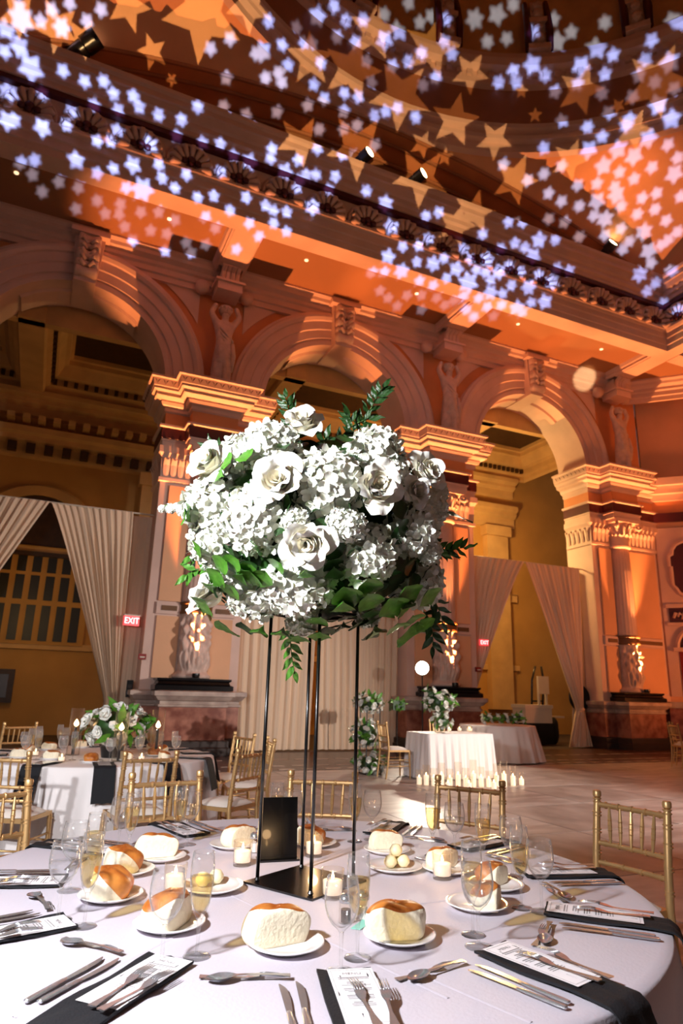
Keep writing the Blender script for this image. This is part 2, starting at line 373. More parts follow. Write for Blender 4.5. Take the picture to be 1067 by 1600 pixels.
for z_ in (.45, .8, 1.3, 1.6):
    rib.lathe([(.01, -.16), (.15, -.1), (.17, 0), (.12, .12), (.01, .16)], 8, (-.46, 0, z_))
r0 = rib.build('drum_console', 'statue', dome); r1 = rr_.build('red_scroll', 'red', r0, smooth=True)
NR = 20
for q in range(NR):
    a = 2 * pi * (q + .35) / NR
    if q == 0: o = r0
    else: o = place('drum_console', r0.data, dome); place('red_scroll', r1.data, o)
    o.location = (DC.x + (DR + .22) * cos(a), DC.y + (DR + .22) * sin(a), DZ + 3.36); o.rotation_euler = (0, 0, a)

# ---- piers with engaged columns (each one a trim of the setting)
def pier(n, cx, xr):
    L_ = cx - 1.08; R_ = cx + (1.08 if xr is None else xr)
    c0 = cx
    def path(ro, setback=0.0, hw=.62):   # plan: returns, face, ressaut under or over the column
        return [(L_, YW + 1.1), (L_, YW + .05), (c0 - hw, YW + .05), (c0 - hw, YW + .05 - ro), (c0 + hw, YW + .05 - ro), (c0 + hw, YW + .05), (R_, YW + .05), (R_, YW + 1.1)]
    root = struct(MB().box(((L_ + R_) / 2, YW + .6, 4.2), (R_ - L_, 1.08, 8.4)).build('trim_%d' % n, 'stone'))
    # base courses
    MB().sweep(path(.52, hw=.66), [(.16, 0), (.16, .16), (.13, .18), (.13, .30), (.06, .32)]).build('base_course', 'darkbase', root)
    MB().sweep(path(.52, hw=.66), [(.05, .30), (.05, .98), (.0, .98)]).build('marble_dado', 'pink', root)
    MB().sweep(path(.52, hw=.66), [(.04, .97), (.08, .99), (.08, 1.03), (.05, 1.04), (.05, 1.10), (.10, 1.12), (.16, 1.20), (.19, 1.21), (.19, 1.30), (.1, 1.32), (-.3, 1.32)]).build('dado_cornice', 'grey', root)
    MB().box((c0, YW - .44, .63), (.62, .06, .5)).build('dado_panel', 'pink', root)
    MB().sweep([(c0 - .78, YW + .04), (c0 - .78, YW - .46), (c0 + .78, YW - .46), (c0 + .78, YW + .04)], [(.0, 1.31), (.06, 1.33), (.06, 1.42), (.0, 1.45), (-.02, 1.50), (.02, 1.53), (.02, 1.57), (-.9, 1.58)]).build('plinth', 'black', root)
    # peach panels and dado strip left and right of the column
    for a_, b_ in ((L_ + .22, c0 - .36), (c0 + .36, R_ - .22)):
        if b_ - a_ < .2: continue
        MB().box(((a_ + b_) / 2, YW + .03, 4.58), (b_ - a_, .06, 2.68)).build('wall_panel', 'peach', root)
        MB().box(((a_ + b_) / 2, YW + .03, 2.24), (b_ - a_, .06, 1.34)).build('wall_panel', 'peach', root)
        MB().box(((a_ + b_) / 2, YW + .03, 3.08), (b_ - a_ + .06, .1, .26)).build('dado_strip', 'stone', root)
        MB().box(((a_ + b_) / 2, YW - .03, 3.08), (b_ - a_ - .16, .04, .11)).build('dado_strip_inlay', 'band', root)
    # engaged column: carved drum, ring, fluted shaft, capital
    def fl(a, z, j): return -.016 * (1 + cos(20 * a)) / 2
    col_y = YW + .02
    sh = MB().lathe([(.335, 3.22), (.335, 3.32), (.325, 4.2), (.31, 5.2), (.295, 5.95)], 80, (c0, col_y, 0), fn=fl).build('column_shaft', 'stone', root, smooth=True)
    MB().lathe([(.36, 2.96), (.38, 2.98), (.38, 3.02), (.36, 3.03), (.36, 3.16), (.39, 3.18), (.39, 3.22), (.35, 3.24)], 32, (c0, col_y, 0)).build('column_ring', 'band', root, smooth=30)
    rq = random.Random(n)
    lumps = []
    for sgn in (-1, 0, 1):
        A0 = -pi / 2 + sgn * .75
        lumps += [(A0, 2.62, .11, .10, .15), (A0, 2.33, .15, .17, .15), (A0 - .15, 2.02, .09, .2, .12), (A0 + .15, 2.02, .09, .2, .12), (A0 - .3, 2.42, .1, .09, .1), (A0 + .3, 2.48, .1, .09, .1), (A0 + .37, 2.75, .12, .09, .09), (A0 - .37, 2.75, .12, .09, .09), (A0 + .37, 1.9, .1, .14, .1), (A0 + .37, 2.2, .08, .1, .07)]
    def relief(a, z, j):
        s_ = 0
        for la, lz, wa, wz, h in lumps:
            da = (a - la + pi) % (2 * pi) - pi
            s_ = max(s_, h * math.exp(-(da / wa) ** 2 - ((z - lz) / wz) ** 2))
        return s_ + .012 * sin(19 * a + 5 * z) * sin(23 * z + 3 * a)
    MB().lathe([(.42, 1.58), (.42, 1.64), (.37, 1.68), (.33, 1.72)] + [(.32, 1.74 + 1.2 * i / 44) for i in range(45)] + [(.36, 2.96)], 96, (c0, col_y, 0), fn=lambda a, z, j: relief(a, z, j) if 1.7 < z < 2.95 else 0).build('carved_drum', 'statue', root, smooth=True)
    cp = MB().lathe([(.30, 5.93), (.36, 5.96), (.37, 6.0), (.32, 6.03), (.31, 6.12), (.33, 6.4), (.37, 6.6), (.44, 6.72)], 32, (c0, col_y, 0)).build('column_capital', 'stone', root, smooth=30)
    MB().box((c0, col_y, 6.79), (1.0, 1.0, .12)).build('abacus', 'stone', cp)
    lv = MB()
    for row, (z0, h, rr, nn) in enumerate(((6.08, .30, .34, 12), (6.28, .36, .37, 12))):
        for q in range(nn):
            a = 2 * pi * (q + .5 * row) / nn
            d = Vector((cos(a), sin(a), 0)); t = Vector((-sin(a), cos(a), 0)); c_ = Vector((c0, col_y, z0))
            pts = []
            for i, (o_, zz, ww) in enumerate(((0, 0, .07), (.03, .5, .09), (.08, .85, .08), (.15, .95, .06), (.16, .78, .02))):
                for e in (-1, 0, 1): pts.append(c_ + d * (rr - .03 + o_ - (.02 if e else 0)) + Vector((0, 0, zz * h)) + t * ww * e)
            lv.add(pts, [(i * 3 + j, i * 3 + j + 1, i * 3 + j + 4, i * 3 + j + 3) for i in range(4) for j in range(2)])
    for sx in (-1, 1):
        for sy in (-1, 1):
            sp_ = [Vector((c0 + sx * (.36 + .13 * (t_ / 12) ** .5 * 1 + .09 * cos(t_ * .6) * (1 - t_ / 14)), col_y + sy * (.36 + .13 * (t_ / 12) ** .5 + .09 * cos(t_ * .6) * (1 - t_ / 14)), 6.6 + .11 * sin(t_ * .6) * (1 - t_ / 14))) for t_ in range(12)]
            lv.tube(sp_, .045, 6)
    for t_ in (-.25, .25):
        lv.tube([(c0 + t_ * .4, col_y - .34, 6.35), (c0 + t_ * .7, col_y - .42, 6.6), (c0 + t_ * .2, col_y - .45, 6.66)], .04, 6)
    lv.build('capital_leaves', 'stone', cp, smooth=True)
    # pilaster capital strip on the pier face and returns
    capr = MB().sweep([(L_, YW + 1.1), (L_, YW + .05), (c0 - .4, YW + .05)], [(.0, 6.0), (.05, 6.02), (.05, 6.1), (.01, 6.12), (.03, 6.6), (.10, 6.7), (.10, 6.86), (0, 6.9)])
    capr.sweep([(c0 + .4, YW + .05), (R_, YW + .05), (R_, YW + 1.1)], [(.0, 6.0), (.05, 6.02), (.05, 6.1), (.01, 6.12), (.03, 6.6), (.10, 6.7), (.10, 6.86), (0, 6.9)])
    pc = capr.build('pilaster_capital', 'stone', root)
    lf = MB()
    spots = [(L_ - .05, YW + .2 + .2 * i, 'l') for i in range(5)] + [(L_ + .1 + .17 * i, YW, 'f') for i in range(4)] + [(c0 + .48 + .17 * i, YW, 'f') for i in range(int((R_ - c0 - .5) / .17))]
    for x_, y_, s_ in spots:
        d = Vector((-1, 0, 0)) if s_ == 'l' else Vector((0, -1, 0)); t = Vector((0, 1, 0)) if s_ == 'l' else Vector((1, 0, 0)); c_ = Vector((x_, y_, 6.14))
        pts = []
        for (o_, zz, ww) in ((0, 0, .06), (.03, .26, .075), (.09, .42, .06), (.11, .36, .02)):
            for e in (-1, 0, 1): pts.append(c_ + d * (o_ - (.015 if e else 0)) + Vector((0, 0, zz)) + t * ww * e)
        lf.add(pts, [(i * 3 + j, i * 3 + j + 1, i * 3 + j + 4, i * 3 + j + 3) for i in range(3) for j in range(2)])
    lf.build('acanthus_leaves', 'stone', pc)
    # entablature with ressaut
    P2 = path(.42, hw=.52)
    MB().sweep(P2, [(-.1, 6.84), (.05, 6.84), (.05, 6.98), (.08, 7.0), (.08, 7.04)]).build('architrave', 'stone', root)
    MB().sweep(P2, [(.06, 7.04), (.09, 7.06), (.09, 7.32), (.02, 7.34)]).build('red_band', 'red', root)
    MB().sweep(P2, [(.10, 7.31), (.15, 7.33), (.15, 7.38), (.04, 7.40)]).build('band_lip', 'stone', root)
    MB().sweep(P2, [(.03, 7.36), (.03, 7.74)]).build('frieze', 'orange', root)
    MB().sweep(P2, [(.02, 7.70), (.08, 7.74), (.08, 7.82), (.15, 7.86), (.18, 7.93), (.18, 7.97), (.30, 8.0), (.33, 8.02), (.33, 8.10), (.40, 8.14), (.40, 8.20), (.42, 8.21), (.45, 8.38), (.50, 8.40), (.50, 8.45), (-.4, 8.46)]).build('cornice', 'stone', root)
    lf = MB()
    def along(p, q, dx, dy):
        p = Vector(p); q = Vector(q); n_ = max(1, int((q - p).length / .17)); t = (q - p).normalized(); t3 = Vector((t.x, t.y, 0)); d = Vector((dx, dy, 0))
        for i in range(n_):
            b = p.lerp(q, (i + .5) / n_); c_ = Vector((b.x, b.y, 8.29))
            for e in (-1, 1):
                lf.add([c_ - Vector((0, 0, .06)), c_ + t3 * .03 * e + d * .02, c_ + t3 * .07 * e + Vector((0, 0, .06)) + d * .02, c_ + t3 * .02 * e + Vector((0, 0, .03)) + d * .01], [(0, 1, 2, 3)])
    o_ = .445
    along((L_ - o_, YW + 1.0), (L_ - o_, YW - .4), -1, 0); along((L_ - o_, YW + .05 - o_), (c0 - .52 - o_, YW + .05 - o_), 0, -1)
    along((c0 - .52 - o_, YW + .05 - .42 - o_), (c0 + .52 + o_, YW + .05 - .42 - o_), 0, -1); along((c0 + .52 + o_, YW + .05 - o_), (R_ + o_, YW + .05 - o_), 0, -1)
    lf.build('leaf_border', 'red', root)
    # bracket under the cross beam and abacus the statue carries
    br = MB().box((c0 + .02, YW - .42, 11.05), (.62, .62, .22)).box((c0 + .02, YW - .42, 11.18), (.74, .74, .06)).box((c0 + .02, YW - .2, 11.4), (.40, .7, .42))
    for q in range(4):
        br.tube([(c0 - .16 + .12 * q, YW - .3, 11.24), (c0 - .16 + .12 * q, YW - .62, 11.34), (c0 - .16 + .12 * q, YW - .66, 11.5), (c0 - .16 + .12 * q, YW - .84, 11.58)], [.06, .07, .06, .07], 7)
    br.build('bracket', 'stone', root, smooth=30)
    ec = MB()
    for sx in (-1, 1):
        ec.lathe([(.02, -.1), (.16, -.1), (.18, 0), (.16, .1), (.02, .1)], 14, (c0 + sx * .58, YW - .22, 11.16), m=Matrix.Rotation(pi / 2, 3, 'X'))
    ec.build('end_scroll', 'stone', root, smooth=True)
    return root
pier(3, PX[0], None); pier(4, PX[1], None); pier(5, PX[2], None); pier(6, PX[3], 1.75)

# ---- chamfered corner wall with painting and niche
dx_ = Vector((1, -1, 0)).normalized()
def dg(s_, off, z): return Vector((18.05, YW + .05, 0)) + dx_ * s_ + Vector((-1, -1, 0)).normalized() * off + Vector((0, 0, z))
def dbox(s0, s1, z0, z1, d0, d1):
    P = [dg(s_, o_, z) for s_ in (s0, s1) for o_ in (d0, d1) for z in (z0, z1)]
    return MB().add(P, [(0, 1, 3, 2), (4, 6, 7, 5), (0, 4, 5, 1), (2, 3, 7, 6), (0, 2, 6, 4), (1, 5, 7, 3)])
M['painting_red'] = mat('painted_red_drapery', '#a01c14', 0.5, col2='#6a120e', vs=3, var=0.2)
M['painting_dark'] = mat('painted_dark_robe', '#2a1420', 0.5, var=0.2)
M['skin'] = mat('painted_face', '#c98a66', 0.6)
dw = struct(dbox(-.2, 4.5, 0, 12.2, -.5, 0).build('wall_corner', 'peach'))
dbox(-.1, 4.5, 0, 1.32, 0, .35).build('marble_dado', 'pink', dw); dbox(-.1, 4.5, 1.16, 1.34, 0, .45).build('dado_cornice', 'grey', dw)
dbox(-.1, 4.5, 7.04, 7.34, 0, .12).build('red_band', 'red', dw); dbox(-.1, 4.5, 7.36, 7.74, 0, .05).build('frieze', 'orange', dw)
dbox(-.1, 4.5, 7.74, 7.95, 0, .18).build('cornice', 'stone', dw); dbox(-.1, 4.5, 7.95, 8.2, 0, .36).build('cornice', 'stone', dw); dbox(-.1, 4.5, 8.2, 8.45, 0, .5).build('cornice', 'stone', dw)
dbox(.02, 4.2, 1.5, 6.84, 0, .05).build('stone_frame', 'stone', dw)
def dprism(poly, d0, d1): # poly in (s,z)
    n = len(poly); P = [dg(s_, d0, z) for s_, z in poly] + [dg(s_, d1, z) for s_, z in poly]
    return MB().add(P, [tuple(range(n))[::-1], tuple(range(n, 2 * n))] + [(i, (i + 1) % n, n + (i + 1) % n, n + i) for i in range(n)])
cart = [(.33, 5.9), (.33, 5.55), (.38, 5.55), (.38, 4.95), (.46, 4.85), (.55, 4.68), (.72, 4.58), (1.3, 4.58), (1.3, 6.35), (.75, 6.35), (.58, 6.27), (.46, 6.1), (.44, 5.95)]
dprism(cart, .05, .08).build('cartouche_field', 'red', dw)
MB().tube([dg(s_, .09, z) for s_, z in cart[:-1] + [cart[-1], cart[0]]], .06, 6).build('cartouche_moulding', 'stone', dw)
dbox(.18, 3, 3.76, 4.22, .05, .08).build('relief_ground', 'red', dw)
rl = MB()
for i in range(14):
    rl.tube([dg(.3 + .12 * i, .1, 3.9 + .05 * sin(i * 2.1)), dg(.36 + .12 * i, .14, 4.05), dg(.44 + .12 * i, .1, 3.98 + .06 * cos(i * 1.7))], [.04, .05, .02], 6)
rl.build('scroll_relief', 'stone', dw, smooth=True)
dbox(.1, 3, 4.22, 4.34, .05, .13).build('string_course', 'stone', dw); dbox(.1, 3, 3.66, 3.76, .05, .12).build('string_course', 'stone', dw)
dprism([(.40, 2.98)] + [(1.0 - .6 * cos(pi * i / 12), 2.98 + .58 * sin(pi * i / 12)) for i in range(13)], .05, .07).build('shell_niche', 'red', dw)
rl = MB()
for i in range(9):
    a = pi * i / 8; rl.tube([dg(1.0 - .1 * cos(a), .08, 3.0 + .1 * sin(a)), dg(1.0 - .34 * cos(a), .13, 3.0 + .34 * sin(a)), dg(1.0 - .5 * cos(a), .09, 3.0 + .5 * sin(a))], [.03, .07, .05], 6)
rl.build('shell', 'stone', dw, smooth=True)
MB().tube([dg(1.0 - .68 * cos(pi * i / 14), .1, 2.98 + .66 * sin(pi * i / 14)) for i in range(15)], .07, 6).build('niche_arch', 'stone', dw)
dbox(.2, 3, 2.86, 2.98, .05, .16).build('string_course', 'stone', dw)
pt = dbox(.36, 2.2, 1.5, 2.86, .05, .07).build('painted_panel', 'painting_red', dw)
dprism([(.5, 1.5), (.62, 2.0), (.58, 2.3), (.66, 2.7), (1.0, 2.75), (1.4, 2.3), (1.5, 1.5)], .07, .075).build('painted_robe', 'painting_dark', pt)
dprism([(.86 + .12 * cos(2 * pi * i / 12), 2.36 + .17 * sin(2 * pi * i / 12)) for i in range(12)], .075, .08).build('painted_face', 'skin', pt)
MB().sweep([(18.05, YW), (20.5, YW - 2.45)], [(0, 8.46), (.0, 8.5)]).build('ledge', 'stone', dw)

wr = struct(MB().box((21.6, 4.6, 6.1), (.4, 15.2, 12.2)).build('wall_right', 'peach')); MB().box((21.35, 4.6, .66), (.3, 15.2, 1.32)).build('marble_dado', 'pink', wr); MB().box((21.3, 4.6, 8.1), (.5, 15.2, .7)).build('cornice', 'stone', wr)
# ---- dim aisle behind the arcade
YB = 21.0
bk = struct(MB().box((6, YB + .1, 6), (40, .2, 12)).build('wall_aisle', 'ochre'))
for prof, m_, nm in (([(0, 9.2), (.12, 9.25), (.12, 9.5), (.3, 9.6), (.3, 9.72), (.5, 9.8), (.5, 9.95), (.0, 10.0)], 'tan', 'aisle_cornice'), ([(0, 7.9), (.12, 7.95), (.12, 8.3), (.28, 8.4), (.28, 8.55), (.4, 8.62), (.4, 8.8), (0, 8.85)], 'tan', 'aisle_cornice'), ([(0, 4.9), (.1, 4.95), (.1, 5.2), (.16, 5.25), (0, 5.3)], 'tan', 'string_course'), ([(0, 2.3), (.08, 2.32), (.08, 2.5), (0, 2.52)], 'tan', 'string_course')):
    MB().sweep([(-9, YB), (17, YB)], prof).build(nm, m_, bk)
for q in range(36):
    MB().box((-6 + .5 * q, YB - .22, 8.16), (.24, .3, .26)).build('cornice_block', 'brown', bk)
for q in range(30):
    MB().box((-5 + .42 * q, YB - .4, 9.02), (.2, .5, .16)).build('cornice_block', 'tan', bk)
for cx_ in (-.5, 6.2, 12.8):
    o = arcband(cx_, [(1.5, YB + .02), (1.5, YB - .12), (1.78, YB - .14), (1.85, YB - .05), (1.85, YB)], zs=5.3, n=24).build('arch_moulding', 'tan', bk)
    MB().prism([(cx_ + 1.5 * cos(pi * i / 20), 5.3 + 1.5 * sin(pi * i / 20)) for i in range(21)], YB - .04, YB + .02, 'y').build('arch_field', 'brown', bk)
for x_ in (-4, 2.8, 9.4, 16):
    MB().box((x_, YB - .15, 4.4), (1.0, .3, 7.0)).build('aisle_pilaster', 'tan', bk); MB().box((x_, YB - .2, 7.7), (1.2, .42, .4)).build('aisle_pilaster', 'tan', bk)
ac = struct(MB().box((4, 18.7, 11.15), (30, 5.6, .2)).build('ceiling_aisle', 'brown'))
for x_, w_ in ((-1.2, .6), (5.65, .6), (12.3, .6)):
    MB().box((x_, 18.5, 10.5), (w_, 4.9, 1.2)).build('aisle_beam', 'tan', ac)
MB().box((4, 16.28, 10.5), (26, .24, 1.2)).build('aisle_beam', 'tan', ac); MB().box((4, 20.9, 10.4), (26, .5, 1.2)).build('aisle_beam', 'tan', ac)
for x0_, x1_ in ((-6.5, -1.5), (-.9, 5.35), (5.95, 12.0), (12.6, 17.4)):
    MB().sweep([(x0_, 16.4), (x0_, 20.65), (x1_, 20.65), (x1_, 16.4)], [(0, 9.9), (.04, 10.0), (.04, 10.14), (.18, 10.18), (.18, 10.38), (.34, 10.44), (.5, 10.72), (.62, 10.76), (.62, 10.9), (.72, 10.92), (.72, 11.06)], closed=True).build('coffer_frame', 'tan', ac)
    for q in range(20):
        MB().box((x0_ + .3 + (x1_ - x0_ - .6) * q / 19, 20.44, 10.28), (.11, .12, .16)).build('coffer_dentil', 'brown', ac)
    for q in range(13):
        MB().box((x0_ + .22, 16.7 + 3.6 * q / 12, 10.28), (.12, .11, .16)).build('coffer_dentil', 'brown', ac)


# ================================================================== helpers for objects
def text_mesh(name, body, size, m, parent=None, extrude=0.001, align='CENTER'):
    cu = bpy.data.curves.new(name, 'FONT'); cu.body = body; cu.size = size; cu.extrude = extrude; cu.align_x = align; cu.align_y = 'CENTER'; cu.resolution_u = 3
    t = bpy.data.objects.new(name, cu); COL.objects.link(t)
    bpy.context.view_layer.update()
    me = bpy.data.meshes.new_from_object(t.evaluated_get(bpy.context.evaluated_depsgraph_get()))
    bpy.data.objects.remove(t); bpy.data.curves.remove(cu)
    me.materials.clear(); me.materials.append(M[m])
    return place(name, me, parent)
def skin_mesh(name, V, E, Rr, m, sub=2, parent=None):
    me = bpy.data.meshes.new(name); me.from_pydata(V, E, []); o = bpy.data.objects.new(name, me); COL.objects.link(o)
    sk = o.modifiers.new('skin', 'SKIN'); sk.use_smooth_shade = True
    for i, r in enumerate(Rr):
        r = r if isinstance(r, tuple) else (r, r)
        me.skin_vertices[0].data[i].radius = r
    me.skin_vertices[0].data[0].use_root = True
    ss = o.modifiers.new('sub', 'SUBSURF'); ss.levels = sub; ss.render_levels = sub
    bpy.context.view_layer.update()
    m2 = bpy.data.meshes.new_from_object(o.evaluated_get(bpy.context.evaluated_depsgraph_get()))
    bpy.data.objects.remove(o)
    m2.materials.clear(); m2.materials.append(M[m])
    for p in m2.polygons: p.use_smooth = True
    return place(name, m2, parent)

M['gold'] = mat('brushed_gold_paint', '#cfa873', 0.38, metal=0.65, var=0.05, vs=20)
M['cushion'] = mat('ivory_cushion', '#efe6da', 0.8, bump=0.05, bs=80)
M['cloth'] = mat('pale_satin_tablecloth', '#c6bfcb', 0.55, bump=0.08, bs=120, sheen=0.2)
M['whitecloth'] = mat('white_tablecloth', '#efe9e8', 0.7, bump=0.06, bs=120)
M['navy'] = mat('navy_napkin', '#080a12', 0.8, bump=0.2, bs=200, sheen=0.0)
M['drape'] = mat('ivory_sheer_drape', '#e6cdb2', 0.8, var=0.05, vs=3, stretch=(1, 1, .1))
M['silver'] = mat('polished_steel', (0.62, 0.63, 0.66), 0.2, metal=0.82)
M['porcelain'] = mat('white_porcelain', '#f1efee', 0.12, coat=0.5)
M['wax'] = mat('glowing_white_wax', '#f6ead8', 0.5, emit=0.8, ecol=(1, .8, .6))  # flame glow through the wax put in as emission
M['navywax'] = mat('black_taper_wax', '#14131a', 0.4)
M['flame'] = mat('candle_flame', (1, .6, .25), emit=22.0, ecol=(1, .62, .28))
M['blackmetal'] = mat('black_powder_coat', '#0c0c0d', 0.28, coat=0.3)
M['acrylic'] = mat('black_acrylic', '#050506', 0.22, coat=0.3)
M['glass'] = thin_glass('clear_glass', (1, 1, 1), 1.5, 0.62, 0.28)
M['solidglass'] = thin_glass('stem_glass', (1, 1, 1), 2.2, 0.7, 0.35)
M['farglass'] = thin_glass('far_sparkle_glass', (1, 1, 1), 2.6, 0.8, 0.5)  # whiter, more reflective copy, sparkle put in for the distant glasses
M['champagne'] = thin_glass('champagne', (0.94, 0.83, 0.52), 1.0, 0.7)
M['water'] = thin_glass('water', (0.96, 0.97, 0.98), 0.9, 0.8)
M['petal'] = mat('white_petal', '#f3f1e8', 0.6, var=0.03, vs=40, sss=0.25)
M['petal2'] = mat('ivory_petal', '#f0ead6', 0.55, var=0.03, vs=30, sss=0.25)
M['hyd'] = mat('white_hydrangea_petal', '#f0f1e4', 0.65, var=0.04, vs=50, sss=0.2)
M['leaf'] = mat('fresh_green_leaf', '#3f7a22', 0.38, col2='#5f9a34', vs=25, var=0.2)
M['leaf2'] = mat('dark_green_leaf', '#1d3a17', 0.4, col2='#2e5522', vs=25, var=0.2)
M['stem'] = mat('green_stem', '#4a6a2c', 0.6)
M['exit'] = mat('red_exit_sign', '#c81a22', 0.4, emit=1.1, ecol=(1, .06, .07))
M['exitlit'] = mat('lit_exit_letters', (1, .8, .8), emit=2.2, ecol=(1, .72, .72))
M['alarm'] = mat('red_alarm_plastic', '#8a1512', 0.4)
M['whiteplastic'] = mat('white_plastic', '#cfc4b4', 0.5)
M['blackcloth'] = mat('black_fabric', '#0d0b0b', 0.85)

# ---- caryatid statues standing on the pier cornices
def statue():
    V = [(0, 0, .95), (0, .0, .6), (0, .02, .1), (0, -.02, 1.3), (0, 0, 1.62), (0, -.01, 1.78), (0, -.05, 1.98), (-.2, 0, 1.66), (-.36, -.02, 1.92), (-.24, -.02, 2.2), (.2, 0, 1.66), (.36, -.02, 1.92), (.24, -.02, 2.2), (.09, -.12, .5), (.1, -.12, .08)]
    E_ = [(0, 1), (1, 2), (0, 3), (3, 4), (4, 5), (5, 6), (4, 7), (7, 8), (8, 9), (4, 10), (10, 11), (11, 12), (0, 13), (13, 14)]
    Rr = [(.22, .17), (.24, .17), (.27, .18), (.18, .14), (.19, .14), .07, (.135, .15), .1, .075, .06, .1, .075, .06, .12, .09]
    o = skin_mesh('body', V, E_, Rr, 'statue', 2)
    for v in o.data.vertices:
        x, y, z = v.co
        if z < 1.25:
            a = atan2(y, x); k_ = min(1, (1.25 - z) / .5) * .028
            v.co.x += cos(a) * k_ * sin(a * 9 + z * 2.5); v.co.y += sin(a) * k_ * sin(a * 9 + z * 2.5)
        elif z < 1.6 and abs(x) < .3:
            v.co.y += -.02 * sin(14 * (x + z))
    return o
cary = thing('caryatid_statue', 'robed plaster woman statue with raised arms above the leftmost pier', 'statue', (PX[1] + .02, YW - .44, 8.46))
so = statue(); so.parent = cary
hb = MB().lathe([(.02, -.12), (.13, -.1), (.17, 0), (.15, .1), (.02, .15)], 12, (0, .03, 2.07))
for i in range(10):
    a = 2 * pi * i / 10; hb.lathe([(.005, -.05), (.045, -.03), (.05, .02), (.005, .05)], 6, (.14 * cos(a), .02 + .14 * sin(a), 2.1))
hb.build('hair', 'statue', cary, smooth=True)
fc = MB().lathe([(.002, -.03), (.022, -.02), (.014, .03), (.002, .04)], 6, (0, -.195, 1.98))
for sx in (-1, 1): fc.lathe([(.002, -.015), (.02, 0), (.002, .015)], 6, (sx * .05, -.18, 2.02))
fc.tube([(-.04, -.185, 1.92), (0, -.2, 1.915), (.04, -.185, 1.92)], .01, 5); fc.build('face', 'statue', cary, smooth=True)
sash = MB()
for q in range(4):
    sash.tube([(-.2 + .02 * q, -.06, 1.6 - .1 * q), (-.02, -.17, 1.38 - .12 * q), (.2, -.1, 1.2 - .13 * q), (.24, .02, 1.05 - .13 * q)], [.03, .035, .04, .03], 6)
sash.tube([(.2, -.13, 1.1), (.24, -.17, .75), (.22, -.15, .35)], [.05, .06, .03], 7); sash.build('sash', 'statue', cary, smooth=True)
MB().box((0, .0, .04), (.62, .5, .1)).build('base', 'stone', cary)
dup(cary, (PX[2] + .02, YW - .44, 8.46), label='robed plaster woman statue with raised arms between middle and right arches')
dup(cary, (PX[3] + .02, YW - .44, 8.46), label='robed plaster woman statue with raised arms by the corner, right of all arches')

# ---- uplights on the black plinths, stage spots on the high cornice
M['lens'] = mat('lit_lamp_lens', (1, .72, .4), emit=14, ecol=(1, .7, .38))
def uplight(x, label):
    t = thing('uplight', label, 'lamp', (x, YW - .50, 1.58), group='uplights at the column feet')
    MB().lathe([(.05, 0), (.07, .01), (.085, .05), (.08, .10), (.07, .10)], 16, (0, 0, .0)).build('housing', 'blackmetal', t, smooth=30)
    MB().lathe([(.001, .085), (.07, .085), (.07, .095), (.001, .096)], 16).build('lens', 'lens', t)
    MB().box((0, 0, .0), (.16, .05, .03)).build('yoke', 'blackmetal', t)
    lamp('uplight_lamp', 'SPOT', (x, YW - .52, 1.70), (x, YW - .86, 6), 6500, (1.0, 0.31, 0.09), 0.03, 44, 0.5)
uplight(PX[1], 'small black uplight on the black plinth of the leftmost pier'); uplight(PX[2], 'small black uplight on the plinth behind the white sweetheart table'); uplight(PX[3] + .08, 'small black uplight on the plinth at the right end, by the painted wall')
def stage_spot(p, tgt, label, lit, sc=1.0):
    t = thing('stage_spotlight', label, 'spotlight', p, group='spotlights on the high cornice')
    d = (Vector(tgt) - Vector(p)).normalized(); q = d.to_track_quat('Z', 'Y').to_matrix()
    up = Vector((0, 0, .30 * sc + .12))
    def T(b):
        b.v = [tuple(q @ (Vector(v) * sc) + up) for v in b.v]; return b
    T(MB().lathe([(.01, -.36), (.10, -.36), (.12, -.3), (.12, .1), (.14, .12), (.14, .34), (.125, .34), (.12, .2)], 20)).build('barrel', 'blackmetal', t, smooth=30)
    T(MB().lathe([(.001, .335), (.124, .335)], 20)).build('lens', lit, t)
    MB().tube([(-.15 * sc, 0, .3 * sc + .12), (-.15 * sc, 0, .1), (0, 0, .06), (.15 * sc, 0, .1), (.15 * sc, 0, .3 * sc + .12)], .02, 6).build('yoke', 'blackmetal', t)
    MB().lathe([(.09, 0), (.09, .03), (.03, .05), (.03, .1)], 12).build('base_clamp', 'blackmetal', t)
M['lensdim'] = mat('dim_lamp_lens', '#c8a890', 0.1, emit=0.5, ecol=(1, .75, .55))  # lens given a weak emission of its own
ZC = ZB + 2.24
stage_spot((-.90, YBO + .02, ZC), (3.6, 9.0, 17.5), 'black cylinder spotlight on the cornice at the far left, faintly glowing lens', 'lensdim', 1.5)
stage_spot((5.75, YBO + .02, ZC), (9.0, 4.5, 15.5), 'black spotlight with glowing lens on the cornice, left one of the middle pair', 'lens', 1.1)
stage_spot((7.3, YBO + .02, ZC), (11.0, 4.5, 15.5), 'black spotlight with glowing lens on the cornice, right one of the middle pair', 'lens', 1.1)
stage_spot((13.95, YBO + .02, ZC), (14.5, 6.0, 17), 'black upright spotlight with glowing lens on the cornice, rightmost, near the corner', 'lens', 1.15)

